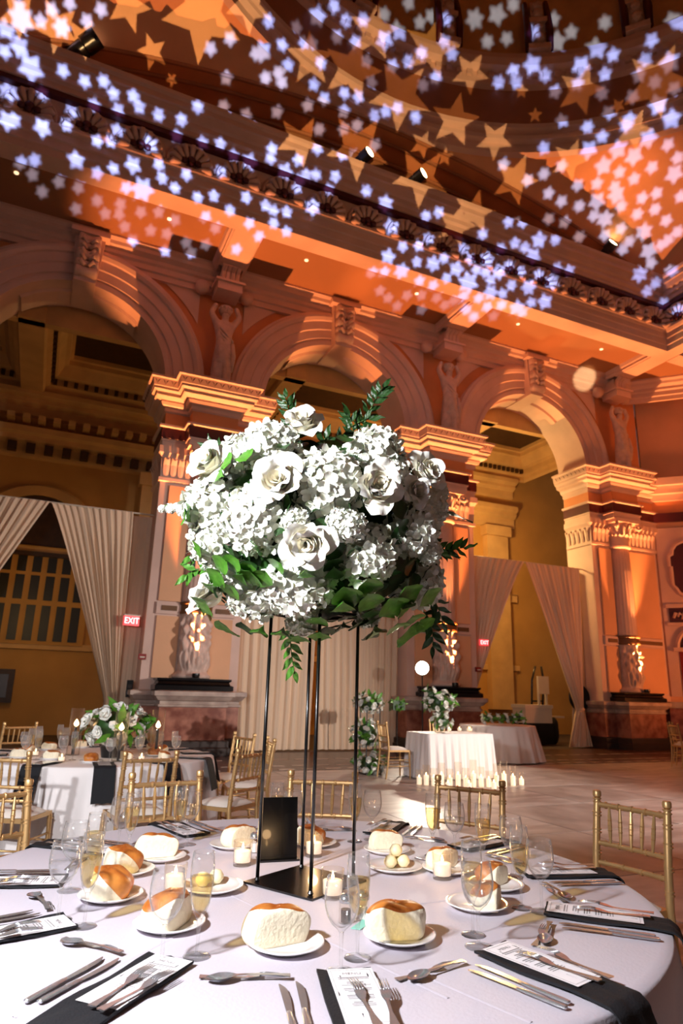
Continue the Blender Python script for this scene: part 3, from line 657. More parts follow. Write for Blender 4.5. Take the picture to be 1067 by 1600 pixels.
# ---- drapes hung in the arches
YD = 15.55; ZR = 5.28
def drape(name, label, top, bot, seed, amp=.055, nf=14, knots=None, y=YD, zb=.02, ease=1.6):
    rr = random.Random(seed); ph = rr.random() * 6
    def fn(u, v):
        # v 0 top .. 1 bottom ; knots: list of (v, xl, xr)
        for (v0, a0, b0), (v1, a1, b1) in zip(knots, knots[1:]):
            if v0 <= v <= v1 + 1e-9:
                t = (v - v0) / (v1 - v0); t = t ** ease if v0 == 0 else t
                xl = a0 + (a1 - a0) * t; xr = b0 + (b1 - b0) * t; break
        wdt = (xr - xl); k_ = amp * (.5 + .5 * min(1, v * 3))
        f = k_ * sin(2 * pi * nf * u + ph + 1.3 * sin(4 * u + ph)) + k_ * .5 * sin(2 * pi * nf * 2.3 * u + 2 * ph)
        return (xl + wdt * u, y + f + .05 * sin(5 * u + 3 * v), ZR + (zb - ZR) * v)
    o = MB().grid(fn, nf * 8, 36).build(name, 'drape', None, smooth=True)
    return tag(o, label, 'curtain')
def X(px, py, y=YD): return 0
x0 = PX[0] + 1.0; x1 = PX[1] - 1.1; ap = (-0.1852, 15.5500, 5.2043)[0]
drape('curtain', 'ivory drape swept to the left edge, left half of the leftmost opening', 0, 0, 1, knots=[(0, x0, ap - .01), (.80, x0, x0 + .28), (1, x0 - .1, x0 + .55)], ease=1.0)
drape('curtain', 'ivory drape swept right toward the left pier, beside the red exit sign', 0, 0, 2, knots=[(0, ap + .02, x1 - .45), (.80, x1 - .62, x1 - .34), (1, x1 - .8, x1 - .2)], nf=11, ease=.9)
drape('curtain', 'flat narrow ivory drape against the left pier, behind the left exit sign', 0, 0, 3, knots=[(0, x1 - .48, x1 + .1), (1, x1 - .50, x1 + .1)], amp=.012, nf=4, y=YD + .24)
x0 = PX[1] + 1.0; x1 = PX[2] - 1.05; gp = (6.3543, 15.5500, 0.6259)[0]
drape('curtain', 'closed ivory drape right of the left pier, left half of middle opening', 0, 0, 4, knots=[(0, x0, gp), (1, x0 + .05, gp - .10)], nf=10, ease=1)
drape('curtain', 'closed ivory drape behind the white flower column, right half of middle opening', 0, 0, 5, knots=[(0, gp - .02, x1 + .1), (1, gp + .06, x1 + .05)], nf=12, ease=1)
x0 = PX[2] + 1.0; x1 = PX[3] - 1.08; ap = (12.9319, 15.5500, 5.0517)[0]
drape('curtain', 'ivory drape tied back to the pier right of the sweetheart table, carrying the exit sign', 0, 0, 6, knots=[(0, x0, ap - .01), (.78, x0, x0 + .22), (1, x0 - .05, x0 + .3)], nf=10, ease=.85)
kx = (14.7319, 15.5500, 0.9400)[0]
drape('curtain', 'ivory drape sweeping right to a knot, flared onto the floor near the black bag', 0, 0, 7, knots=[(0, ap + .02, (15.0461, 15.5500, 5.3001)[0]), (.80, kx - .12, kx + .12), (1, kx - .52, kx + .40)], nf=10, ease=.95, y=YD - .05)
drape('curtain', 'flat ivory drape hanging straight beside the rightmost pier', 0, 0, 8, knots=[(0, (14.9937, 15.5500, 5.2949)[0], x1 + .1), (1, (14.7319, 15.5500, 0.9400)[0] - .1, x1 + .1)], amp=.012, nf=5, y=YD + .24)
for a_, b_, lb in ((PX[0] + 1.0, PX[1] - 1.05, 'thin rod carrying the swept drapes of the leftmost opening'), (PX[1] + 1.05, PX[2] - 1.05, 'thin rod carrying the closed drapes of the middle opening'), (PX[2] + 1.05, PX[3] - 1.05, 'thin rod carrying the parted drapes of the right opening')):
    b = MB().tube([(a_, YD + .03, ZR + .01), (b_, YD + .03, ZR + .01)], .02, 8)
    for e in (a_, b_): b.lathe([(.001, -.03), (.035, -.02), (.035, .02), (.001, .03)], 8, (e, YD + .03, ZR + .01))
    tag(b.build('curtain_rod', 'whiteplastic'), lb, 'rod')
tb = MB().lathe([(.10, -.05), (.14, 0), (.10, .05)], 14, (kx, YD - .05, 1.06)).build('drape_tie', 'drape', None, smooth=True); tag(tb, 'ivory tie knotted round the parted drape at right', 'tie')

# ---- exit signs, alarm pulls, wall box
def exit_sign(p, rz, s_, label):
    t = thing('exit_sign', label, 'sign', p, rz)
    MB().box((0, 0, 0), (.36 * s_, .06, .22 * s_)).build('sign_box', 'exit', t)
    MB().box((0, 0, .125 * s_), (.38 * s_, .08, .03 * s_)).build('sign_cap', 'whiteplastic', t)
    tx = text_mesh('letters', 'EXIT', .20 * s_, 'exitlit', t); tx.rotation_euler = (pi / 2, 0, 0); tx.location = (0, -.033, -.005); tx.scale = (.85, 1, 1)
exit_sign((1.7745, 15.2000, 2.7629), .25, .95, 'red exit sign hanging before the flat drape left of the left pier')
exit_sign((11.2240, 15.3000, 2.7966), 0, .78, 'red exit sign on the drape right of the sweetheart table')
for (px_, lb) in (((2.0635, 15.0500, 2.0005), 'red fire alarm pull on the left pier edge'), ((10.8261, 15.0500, 2.0519), 'red fire alarm pull beside the drape right of the middle pier')):
    t = thing('fire_alarm_pull', lb, 'alarm', px_); MB().box((0, 0, 0), (.16, .06, .12)).build('case', 'alarm', t); MB().box((0, -.035, -.01), (.1, .02, .03)).build('pull_handle', 'whiteplastic', t)
t = thing('wall_intercom', 'small black box fixed low on the flat drape by the left pier', 'box', (1.9181, 15.4500, 1.3256)); MB().box((0, 0, 0), (.13, .06, .36)).build('case', 'blackmetal', t); MB().box((0, -.035, .05), (.08, .02, .08)).build('grille', 'darkbase', t)

# ---- chiavari chairs
def make_chair():
    t = thing('chiavari_chair', 'x', 'chair', group='gold chiavari chairs')
    # local: y- is the back, y+ faces the table ; origin on the floor under the seat centre
    def post(x):
        pts = [(x, -.235, .0), (x, -.20, .24), (x, -.185, .45), (x, -.20, .62), (x, -.225, .80), (x, -.235, .865)]
        b = MB().tube(pts, [.013, .016, .019, .0185, .018, .017], 10)
        for z, r in ((.865, .021), (.80, .0225), (.72, .0225), (.62, .0225), (.52, .0225)):
            y = -.185 - (z - .45) * .12
            for dz in (-.008, .008): b.lathe([(.015, -.005), (r, -.003), (r, .003), (.015, .005)], 10, (x, y, z + dz))
        b.lathe([(.016, 0), (.013, .012), (.021, .02), (.0215, .04), (.017, .048), (.002, .05)], 10, (x, -.237, .865)); return b
    for x in (-.195, .195): post(x).build('back_post', 'gold', t, smooth=40)
    def rail(z, r, nring):
        y = -.185 - (z - .45) * .12
        b = MB().tube([(-.19, y, z), (-.09, y - .012, z), (.09, y - .012, z), (.19, y, z)], r, 8)
        for i in range(nring):
            x = -.15 + .3 * i / (nring - 1); b.lathe([(r, -.007), (r * 1.3, -.004), (r * 1.3, .004), (r, .007)], 8, (x, y - .01, z), m=Matrix.Rotation(pi / 2, 3, 'Y'))
        return b
    rail(.845, .0135, 5).build('top_rail', 'gold', t, smooth=40); rail(.665, .012, 5).build('back_rail', 'gold', t, smooth=40); rail(.575, .012, 4).build('back_rail', 'gold', t, smooth=40)
    sp = None
    for i in range(5):
        x = -.125 + .0625 * i; x2 = x * .92
        if True:
            b = MB(); A = Vector((x, -.234, .84)); B = Vector((x2, -.212, .67)); pts = [A.lerp(B, q) for q in (0, .25, .5, .75, 1)]
            b.tube(pts, [.0055, .009, .0105, .009, .0055], 8)
            for q in (.36, .5, .64):
                c_ = A.lerp(B, q); b.lathe([(.008, -.004), (.0125, 0), (.008, .004)], 8, c_)
            b.build('spindle', 'gold', t, smooth=40)
    MB().prism([(-.19, -.19), (.19, -.19), (.205, .2), (-.205, .2)], .425, .455).build('seat_frame', 'gold', t)
    def cush(u, v):
        a = 2 * pi * u; r = sin(v * pi / 2) if v < .8 else sin(.4 * pi) + (v - .8) * .25
        n = 5.0; c_, s_ = cos(a), sin(a); k_ = (abs(c_) ** n + abs(s_) ** n) ** (-1 / n)
        zz = .045 * (1 - min(1, v / .95) ** 4); return (.195 * c_ * k_ * min(1, v * 1.02), .19 * s_ * k_ * min(1, v * 1.02) + .005, .457 + zz)
    MB().grid(cush, 32, 8).build('seat_cushion', 'cushion', t, smooth=True)
    for sx in (-1, 1):
        b = MB().tube([(sx * .195, .19, .43), (sx * .2, .195, .24), (sx * .205, .2, 0)], [.018, .017, .012], 10)
        for z in (.4, .3, .2): b.lathe([(.014, -.005), (.022, 0), (.014, .005)], 10, (sx * .2, .195, z))
        b.build('front_leg', 'gold', t, smooth=40)
        for z in (.2, .3): MB().tube([(sx * .195, -.2, z), (sx * .2, .195, z)], .008, 6).build('side_stretcher', 'gold', t, smooth=True)
    MB().tube([(-.2, .195, .25), (.2, .195, .25)], .008, 6).build('front_stretcher', 'gold', t, smooth=True); MB().tube([(-.195, -.2, .25), (.195, -.2, .25)], .008, 6).build('back_stretcher', 'gold', t, smooth=True)
    return t
chair0 = make_chair(); used = [False]
def chair(cx, cy, tx, ty, label, off=.235):
    # (cx,cy): centre of the back at seat top ; faces (tx,ty)
    d = Vector((tx - cx, ty - cy)).normalized(); rz = atan2(d.y, d.x) - pi / 2
    loc = (cx + d.x * off, cy + d.y * off, 0)
    if not used[0]:
        used[0] = True; chair0.location = loc; chair0.rotation_euler = (0, 0, rz); chair0['label'] = label; return chair0
    return dup(chair0, loc, rz, label)
CM = (0.93, 2.37); FTC = (0.65, 7.0)
chair(2.815, 2.66, *CM, 'gold chiavari chair nearest on the right, beside the black napkins')
chair(2.40, 3.455, *CM, 'gold chiavari chair behind the main table, in front of the floor candles')
chair(1.675, 3.94, *CM, 'gold chiavari chair behind the black stand rods of the main table')
chair(.765, 4.08, *CM, 'gold chiavari chair at main table, left of the black stand, before white cloth')
chair(-.11, 3.78, *CM, 'gold chiavari chair at main table cut off by the left edge, nearest there')
chair(.88, 5.38, *FTC, 'gold chiavari chair with its back to us before the hanging black napkin')
chair(-.13, 5.56, *FTC, 'gold chiavari chair of the far left table cut off by the left edge')
chair(1.74, 5.64, *FTC, 'gold chiavari chair turned sideways right of the far table, cushion showing')
chair(2.29, 6.78, *FTC, 'gold chiavari chair just left of the foremost black rod, beyond the sideways one')
chair(2.22, 7.5, *FTC, 'gold chiavari chair behind the far left table, before the pink marble pedestal')
chair(-.08, 9.5, -.6, 10.8, 'far gold chiavari chair at upper left, before the dark aisle')
chair(-.62, 9.3, -.9, 10.8, 'far gold chiavari chair cut off by the left frame edge before the dark aisle')
chair(5.54, 10.52, 6.9, 10.40, 'gold chiavari chair at the left end of the white sweetheart table')
chair(7.25, 11.42, 7.15, 10.0, 'gold chiavari chair behind the sweetheart table, mostly hidden by candles')
chair(12.75, 10.7, 13.9, 10.3, 'gold chiavari chair at the right frame edge, left one of two')
chair(13.3, 11.2, 14.2, 10.4, 'gold chiavari chair at the right frame edge, right one of two, napkin beside it')

# ---- cloths and tables
def round_table(x, y, R_, label, h=.735):
    t = thing('round_table', label, 'table', (x, y, 0))
    MB().lathe([(R_ - .02, h - .03), (R_, h - .028), (R_, h - .004), (R_ - .02, h), (.001, h)], 48).build('tabletop', 'brown', t)
    for k in range(4):
        a = pi / 4 + k * pi / 2; MB().tube([(R_ * .55 * cos(a), R_ * .55 * sin(a), 0), (R_ * .5 * cos(a), R_ * .5 * sin(a), h - .03)], .018, 8).build('leg', 'darkbase', t)
    return t
def round_cloth(x, y, R_, z, zb, nf, amp, seed, m, label, flare=.06, name='tablecloth'):
    rr = random.Random(seed); ph = rr.random() * 6; NT = 192
    prof = [(.002, 0), (.3, 0), (.6, 0), (.85, 0), (.97, 0), (.995, -.003), (1.0, -.010)] ; rows = [(R_ * a, z + b, 0) for a, b in prof]
    H = z - zb
    for i in range(1, 13):
        q = i / 12; rows.append((R_ + .005 + flare * q, z - .012 - (H - .012) * q, q))
    vs = []
    for (r, zz, q) in rows:
        for i in range(NT):
            a = 2 * pi * i / NT
            f = q ** .7 * amp * (sin(nf * a + ph + .8 * sin(3 * a)) + .4 * sin(2.3 * round(nf) * a + ph))
            vs.append((x + (r + f) * cos(a), y + (r + f) * sin(a), zz))
    n = len(rows); fs = [(j * NT + i, j * NT + (i + 1) % NT, (j + 1) * NT + (i + 1) % NT, (j + 1) * NT + i) for j in range(n - 1) for i in range(NT)] + [tuple(range(NT))]
    o = MB().add(vs, fs).build(name, m, None, smooth=True)
    return tag(o, label, 'tablecloth')
ZT = .745
round_table(*CM, 1.16, 'large round banquet table hidden under the pale cloth, in the foreground')
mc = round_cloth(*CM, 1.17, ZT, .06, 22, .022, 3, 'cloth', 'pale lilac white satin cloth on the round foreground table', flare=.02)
# pressed fold lines of the cloth
for (a_, b_) in (((0.9067, 1.5683), (1.0058, 1.2517)), ((1.0358, 2.0042), (1.4470, 2.0008)), ((0.0494, 1.6372), (0.5282, 2.0609)), ((0.6034, 2.4817), (0.9078, 1.4049))):
    A = Vector(a_); B = Vector(b_); d = (B - A).normalized(); n_ = Vector((-d.y, d.x)) * .006
    MB().add([(A.x - n_.x, A.y - n_.y, ZT + .0003), (A.x, A.y, ZT + .0022), (A.x + n_.x, A.y + n_.y, ZT + .0003), (B.x - n_.x, B.y - n_.y, ZT + .0003), (B.x, B.y, ZT + .0022), (B.x + n_.x, B.y + n_.y, ZT + .0003)], [(0, 1, 4, 3), (1, 2, 5, 4)]).build('fold_line', 'cloth', mc, smooth=True)
round_table(*FTC, 1.07, 'round banquet table under white cloth at left, behind the foreground chairs')
round_cloth(*FTC, 1.08, ZT, .04, 18, .045, 5, 'whitecloth', 'white cloth hanging from the round far left table')
# sweetheart table
def rect_cloth(x0_, x1_, y0_, y1_, z, label, seed, m, nf=26, amp=.03, flare=.05):
    rr = random.Random(seed); loop = []; c_ = .06
    def arc(cx_, cy_, a0): return [(cx_ + c_ * cos(a0 + pi / 2 * i / 5), cy_ + c_ * sin(a0 + pi / 2 * i / 5), a0 + pi / 2 * i / 5) for i in range(6)]
    cor = [(x1_ - c_, y1_ - c_, 0), (x0_ + c_, y1_ - c_, pi / 2), (x0_ + c_, y0_ + c_, pi), (x1_ - c_, y0_ + c_, 3 * pi / 2)]
    for k in range(4):
        A = arc(*cor[k]); B = arc(*cor[(k + 1) % 4]); loop += A
        p, q = A[-1], B[0]; L_ = sqrt((p[0] - q[0]) ** 2 + (p[1] - q[1]) ** 2); n = int(L_ / .02)
        loop += [(p[0] + (q[0] - p[0]) * i / n, p[1] + (q[1] - p[1]) * i / n, p[2]) for i in range(1, n)]
    N_ = len(loop); vs = []; rows = 14
    for j in range(rows):
        q = j / (rows - 1); s = 0
        for i, (px_, py_, a) in enumerate(loop):
            s = i * .02; f = q ** .8 * (flare + amp * sin(2 * pi * s / .17 + 1.5 * sin(s * 2.3)) + amp * .5 * sin(2 * pi * s / .075))
            vs.append((px_ + cos(a) * f, py_ + sin(a) * f, z - (z - .015) * q))
    fs = [(j * N_ + i, j * N_ + (i + 1) % N_, (j + 1) * N_ + (i + 1) % N_, (j + 1) * N_ + i) for j in range(rows - 1) for i in range(N_)] + [tuple(range(N_))]
    return tag(MB().add(vs, fs).build('tablecloth', m, None, smooth=25), label, 'tablecloth')
SWX0, SWX1, SWY0, SWY1 = 6.12, 7.48, 9.98, 10.72
t = thing('sweetheart_table', 'small rectangular table under the long white cloth at centre right', 'table', (6.80, 10.35, 0))
MB().box((0, 0, .71), (1.30, .68, .03)).build('tabletop', 'brown', t)
for sx in (-1, 1):
    for sy in (-1, 1): MB().tube([(sx * .56, sy * .26, 0), (sx * .56, sy * .26, .7)], .02, 8).build('leg', 'darkbase', t)
rect_cloth(SWX0, SWX1, SWY0, SWY1, ZT - .01, 'long white cloth on the sweetheart table before the floor candles', 2, 'whitecloth')
CKC = (9.72, 12.85)
t = thing('cake_table', 'round table under a blush cloth behind the sweetheart table', 'table', (*CKC, 0)); MB().lathe([(.78, .71), (.8, .72), (.8, .735), (.001, .74)], 32).build('tabletop', 'brown', t)
for k in range(4): MB().tube([(.5 * cos(k * pi / 2), .5 * sin(k * pi / 2), 0), (.5 * cos(k * pi / 2), .5 * sin(k * pi / 2), .72)], .02, 8).build('leg', 'darkbase', t)
round_cloth(*CKC, .84, .75, .02, 15, .035, 9, 'whitecloth', 'white cloth with a sheer overlay on the table behind the sweetheart table', flare=.16)

# ---- stemware, candles, generic flower balls
def wine_mesh():
    out = [(.0, 0), (.036, 0), (.0365, .002), (.030, .004), (.010, .007), (.0045, .012), (.004, .03), (.0042, .065), (.0055, .082), (.012, .090), (.024, .100), (.034, .115), (.0405, .135), (.042, .152), (.040, .175), (.0365, .200)]
    inn = [(.0355, .200), (.039, .175), (.041, .152), (.0395, .136), (.033, .117), (.022, .103), (.010, .094), (.0, .092)]
    return out, inn
def flute_mesh():
    out = [(.0, 0), (.033, 0), (.0335, .002), (.027, .004), (.009, .007), (.0042, .012), (.0038, .035), (.0045, .07), (.0075, .083), (.016, .098), (.023, .118), (.0275, .145), (.0300, .175), (.0295, .205), (.027, .235)]
    inn = [(.026, .235), (.0285, .205), (.029, .175), (.0265, .146), (.022, .120), (.014, .101), (.0, .092)]
    return out, inn
G = {}
def lathe_me(key, name, prof, m, n=28):
    if key not in G:
        o = MB().lathe(prof, n, caps=False).build(name, m, None, smooth=True); G[key] = o.data; bpy.data.objects.remove(o)
    return G[key]
def wine(x, y, z, label, water=False, n=28, sc=1.0):
    t = thing('wine_glass', label, 'glass', (x, y, z), group='wine glasses'); t.scale = (sc, sc, sc)
    o_, i_ = wine_mesh(); place('bowl', lathe_me('wine%d' % n, 'bowl', o_[8:] + i_, 'glass' if n > 20 else 'farglass', n), t); place('stem_and_foot', lathe_me('wines%d' % n, 'stem_and_foot', o_[:9] + [(0, .083)], 'solidglass', n), t)
    if water: place('water', lathe_me('wwater', 'water', [(0, .0935), (.009, .0955), (.021, .1045), (.032, .118), (.0385, .136), (.0395, .146), (0, .146)], 'water', n), t)
    return t
def flute(x, y, z, label, n=28, level=1, sc=1.0):
    t = thing('champagne_flute', label, 'glass', (x, y, z), group='champagne flutes'); t.scale = (sc, sc, sc)
    o_, i_ = flute_mesh(); place('bowl', lathe_me('flute%d' % n, 'bowl', o_[8:] + i_, 'glass' if n > 20 else 'farglass', n), t); place('stem_and_foot', lathe_me('flutes%d' % n, 'stem_and_foot', o_[:9] + [(0, .084)], 'solidglass', n), t)
    place('champagne', lathe_me('champ%d' % n, 'champagne', [(0, .0935), (.013, .1025), (.021, .121), (.0255, .147), (.0275, .170), (.0277, .178), (0, .178)], 'champagne', n), t)
    return t
M['candleglass'] = thin_glass('candle_glass', (1, .98, .95), .8, .85, .12)
M['crumb'] = mat('bread_crumb', '#faeed2', 0.85, var=0.05, vs=60, bump=0.22, bs=120)
M['crust'] = mat('golden_brown_crust', '#a8561c', 0.4, col2='#d4893e', vs=22, var=0.2)
def votive(x, y, z, label, h=.085, r=.036, holder='votive_candle', group='votive candles on tables'):
    t = thing(holder, label, 'candle', (x, y, z), group=group)
    place('glass_cup', lathe_me('vot%.3f%.3f' % (h, r), 'glass_cup', [(0, 0), (r * .9, 0), (r, h), (r * .92, h), (r * .82, .012), (0, .012)], 'candleglass', 24), t)
    place('wax', lathe_me('vw%.3f%.3f' % (h, r), 'wax', [(0, .013), (r * .82, .013), (r * .86, h * .6), (0, h * .58)], 'wax', 20), t)
    place('flame', lathe_me('vf', 'flame', [(0, 0), (.004, .004), (.0055, .01), (.003, .02), (0, .028)], 'flame', 8), t, (0, 0, h * .6))
    return t
def petal_fn(L_, W_, cup, curl):
    def f(u, v):
        w_ = W_ * (sin(pi * min(1, .12 + v * .88)) ** .6) * (u - .5) * 2
        return (w_, L_ * v, cup * ((u - .5) * 2) ** 2 * W_ * (1 - .3 * v) + curl * v ** 2.5 * L_)
    return f
def rot_to(d, roll=0.0):
    return Vector(d).normalized().to_track_quat('Z', 'Y').to_matrix() @ Matrix.Rotation(roll, 3, 'Z')
def add_tf(b, src, mtx, off, sc=1.0):
    b.add([mtx @ (Vector(v) * sc) + Vector(off) for v in src.v], src.f)
# simple white blossoms for the far arrangements
def blossom(n, r, seed):
    rr = random.Random(seed); b = MB(); pm = MB().grid(petal_fn(r, r * .62, .5, -.25), 2, 3)
    for k in range(n):
        ring = k % 3; a = 2 * pi * k / n * 2.4; tilt = (.25, .7, 1.15)[ring]
        m_ = Matrix.Rotation(a, 3, 'Z') @ Matrix.Rotation(pi / 2 - tilt, 3, 'X'); add_tf(b, pm, m_, (0, 0, -.1 * r), (.75, .95, 1.05)[ring])
    b.lathe([(.001, -.3 * r), (.35 * r, -.1 * r), (.3 * r, .35 * r), (.001, .55 * r)], 7)
    return b
bl_me = blossom(14, .06, 1).build('blossom', 'petal', None, smooth=True)
blossom_mesh = bl_me.data; bpy.data.objects.remove(bl_me)
def far_leaf_mesh():
    b = MB().grid(lambda u, v: ((u - .5) * .05 * sin(pi * min(.98, v + .05)), v * .11, -.03 * v * v + .01 * abs(u - .5)), 2, 4); o = b.build('leaf', 'leaf', None, smooth=True); d = o.data; bpy.data.objects.remove(o); return d
far_leaf = far_leaf_mesh()
def flower_cluster(root, c, rad, n, seed, nl=14, sc=1.0, parent=None):
    rr = random.Random(seed); par = parent or root
    for k in range(n):
        z_ = 1 - 2 * (k + .5) / n; a = k * 2.39996; s_ = sqrt(1 - z_ * z_)
        d = Vector((s_ * cos(a), s_ * sin(a), z_ * .95 + .05)); p = Vector(c) + Vector((d.x * rad[0], d.y * rad[1], d.z * rad[2])) * rr.uniform(.85, 1.08)
        o = place('blossom', blossom_mesh, par, p, rot_to(d + Vector((0, 0, .25)), rr.random() * 6).to_euler()); q = sc * rr.uniform(.8, 1.25); o.scale = (q, q, q)
    for k in range(nl):
        a = rr.random() * 2 * pi; z_ = rr.uniform(-.45, .9); s_ = sqrt(max(.05, 1 - z_ * z_)); d = Vector((s_ * cos(a), s_ * sin(a), z_)); p = Vector(c) + Vector((d.x * rad[0], d.y * rad[1], d.z * rad[2])) * .85
        o = place('leaf', far_leaf, par, p, (rot_to(d, rr.random() * 6) @ Matrix.Rotation(radians(50), 3, 'X')).to_euler()); q = sc * rr.uniform(.9, 1.5); o.scale = (q, q, q)
    core = MB().lathe([(.001, -.8), (.5, -.6), (.72, 0), (.5, .6), (.001, .8)], 10); core.v = [(c[0] + v[0] * rad[0], c[1] + v[1] * rad[1], c[2] + v[2] * rad[2]) for v in core.v]; core.build('greenery', 'leaf2', par, smooth=True)

# ---- dressing of the far left table
fp = thing('flower_centerpiece', 'low white rose and hydrangea centrepiece on the far left table', 'flowers', (.74, 6.72, ZT))
MB().lathe([(.001, 0), (.09, 0), (.11, .1), (.10, .1), (.001, .09)], 16).build('vase', 'blackmetal', fp, smooth=30)
flower_cluster(fp, (0, 0, .28), (.27, .25, .17), 30, 4, nl=40, sc=1.15)
def hurricane(x, y, label, h=.40, ht=.22):
    t = thing('hurricane_candle', label, 'candle', (x, y, ZT), group='tall hurricane candles on the far left table')
    place('glass_cylinder', lathe_me('hurr', 'glass_cylinder', [(0, 0), (.06, 0), (.06, .42), (.057, .42), (.057, .006), (0, .006)], 'candleglass', 24), t)
    place('taper', lathe_me('hurt', 'taper', [(0, .006), (.014, .006), (.012, .25), (0, .255)], 'navywax', 10), t)
    f = place('flame', lathe_me('vf', 'flame', [(0, 0), (.004, .004), (.0055, .01), (.003, .02), (0, .028)], 'flame', 8), t, (0, 0, .255)); f.scale = (4.2, 4.2, 2.4)
    lamp('candle_glow', 'POINT', (x, y, ZT + .3), None, 2.0, (1, .6, .3), .02)
hurricane(.42, 6.98, 'tall glass cylinder with black taper candle, left of the far centrepiece'); hurricane(.76, 6.36, 'tall glass cylinder with black taper candle, in front of the far centrepiece'); hurricane(1.14, 6.75, 'tall glass cylinder with black taper candle, right of the far centrepiece')
def roll_mesh(seed, thr, cdir, cut=-.55, cutdir=(0, -1)):
    rr = random.Random(seed); nu, nv = 64, 36
    ph = [rr.random() * 6 for _ in range(6)]
    def f(u, v):
        a = 2 * pi * u; b = pi * v; x = sin(b) * cos(a); y = sin(b) * sin(a); z = -cos(b)
        n = 2.5; q = (abs(x) ** n + abs(y) ** n + abs(z) ** n) ** (-1 / n)
        x, y, z = x * q, y * q, z * q
        r = 1 + .05 * sin(3 * a + ph[0]) * sin(b) + .05 * sin(2 * a + ph[5]) * sin(b) + .025 * sin(5 * b + ph[1] + a) + .02 * sin(7 * a + ph[2] + 3 * b) * sin(b)
        x, y = x * r, y * r; d = x * cutdir[0] + y * cutdir[1]; lim = -cut
        if d > lim: e = (d - lim) * .88; x -= cutdir[0] * e; y -= cutdir[1] * e
        z2 = max(z, -.62) + .62
        return Vector((x * .070, y * .056, z2 * .042 * r))
    b = MB().grid(f, nu, nv); body = b.build('crumb', 'crumb', None, smooth=True).data
    cd_ = Vector(cdir).normalized(); cen = Vector((0, 0, .026)); b2 = MB()
    V = [Vector(v) for v in b.v]; F_ = []
    for p in V:
        nn = p - cen; nn = Vector((nn.x / .070, nn.y / .056, nn.z / .042)).normalized(); F_.append(nn.dot(cd_) - thr - .05 * sin(60 * p.x + ph[3]) - .04 * sin(80 * p.y + ph[4]))
    O_ = [cen + (v - cen) * 1.012 for v in V]
    for fc in b.f:
        for tri in ((fc[0], fc[1], fc[2]), (fc[0], fc[2], fc[3])):
            out = []
            for i in range(3):
                p, q = tri[i], tri[(i + 1) % 3]
                if F_[p] > 0: out.append(O_[p])
                if (F_[p] > 0) != (F_[q] > 0): t = F_[p] / (F_[p] - F_[q]); out.append(O_[p].lerp(O_[q], t))
            if len(out) >= 3: b2.add(out, [tuple(range(len(out)))])
    cr = b2.build('crust', 'crust', None, smooth=True); bmm = bmesh.new(); bmm.from_mesh(cr.data); bmesh.ops.remove_doubles(bmm, verts=bmm.verts, dist=1e-5); bmm.to_mesh(cr.data); bmm.free(); [setattr(p_, 'use_smooth', True) for p_ in cr.data.polygons]
    d2 = cr.data; bpy.data.objects.remove(cr)
    for o in list(bpy.data.objects):
        if o.data == body: bpy.data.objects.remove(o)
    return body, d2
ROLLS = [roll_mesh(1, .60, (.35, .55, .9), -.35), roll_mesh(2, .12, (.85, .1, .55), -.5, (-1, 0)), roll_mesh(3, .45, (.0, .35, .95), -.6)]
def roll(x, y, z, rz, kind, label, sc=1.0, group='bread rolls'):
    t = thing('bread_roll', label, 'bread', (x, y, z), rz, group); t.scale = (sc, sc, sc * 1.05)
    place('crumb', ROLLS[kind][0], t); place('crust', ROLLS[kind][1], t); return t
def plate_me(key='plate', r=.098):
    return lathe_me(key, 'rim_and_well', [(0, .003), (r * .55, .003), (r * .62, .001), (r * .6, 0), (r * .66, 0), (r * .72, .005), (r, .016), (r * 1.0, .018), (r * .97, .019), (r * .7, .010), (r * .6, .0065), (0, .006)], 'porcelain', 40)
def plate(x, y, z, label, group='bread plates', r=.098):
    o = place('bread_plate', plate_me('plate%.3f' % r, r), None, (x, y, z)); tag(o, label, 'plate', group); return o
def clock(ad):
    n = int(round((ad % 360) / 30)) % 12
    return ['right of the centrepiece', 'back right of the centrepiece', 'behind the right hurricane candle', 'straight behind the centrepiece', 'behind the left hurricane candle', 'back left of the centrepiece', 'left of the centrepiece', 'front left, near the frame edge', 'front left of the black hanging napkin', 'front, right above the hanging napkin', 'front right, above the near chair', 'right front, above the right hanging napkins'][n]
rq = random.Random(5)
ft_wine = [(20, .62, 0), (-12, .55, 0), (-38, .8, 0), (-62, .62, 0), (-88, .72, 0), (-125, .6, 0), (-150, .74, 0), (172, .66, 0), (140, .7, 0), (48, .72, 0), (82, .8, 0), (110, .8, 0)]
for i, (ad, r_, _) in enumerate(ft_wine):
    a = radians(ad); x = FTC[0] + r_ * cos(a); y = FTC[1] + r_ * sin(a)
    wine(x, y, ZT, 'small wine glass on the far left table, ' + clock(ad), n=16)['group'] = 'wine glasses on the far left table'
    a2 = a + .12; flute(FTC[0] + (r_ - .06) * cos(a2), FTC[1] + (r_ - .06) * sin(a2), ZT, 'small champagne flute on the far left table, ' + clock(ad), n=16)['group'] = 'flutes on the far left table'
    a3 = a - .2; px_, py_ = FTC[0] + (r_ - .02) * cos(a3), FTC[1] + (r_ - .02) * sin(a3)
    plate(px_, py_, ZT, 'small white bread plate on the far left table, ' + clock(ad), 'bread plates on the far left table')
    roll(px_, py_, ZT + .006, rq.random() * 6, i % 3, 'small bread roll on the far left table, ' + clock(ad), group='bread rolls on the far left table')
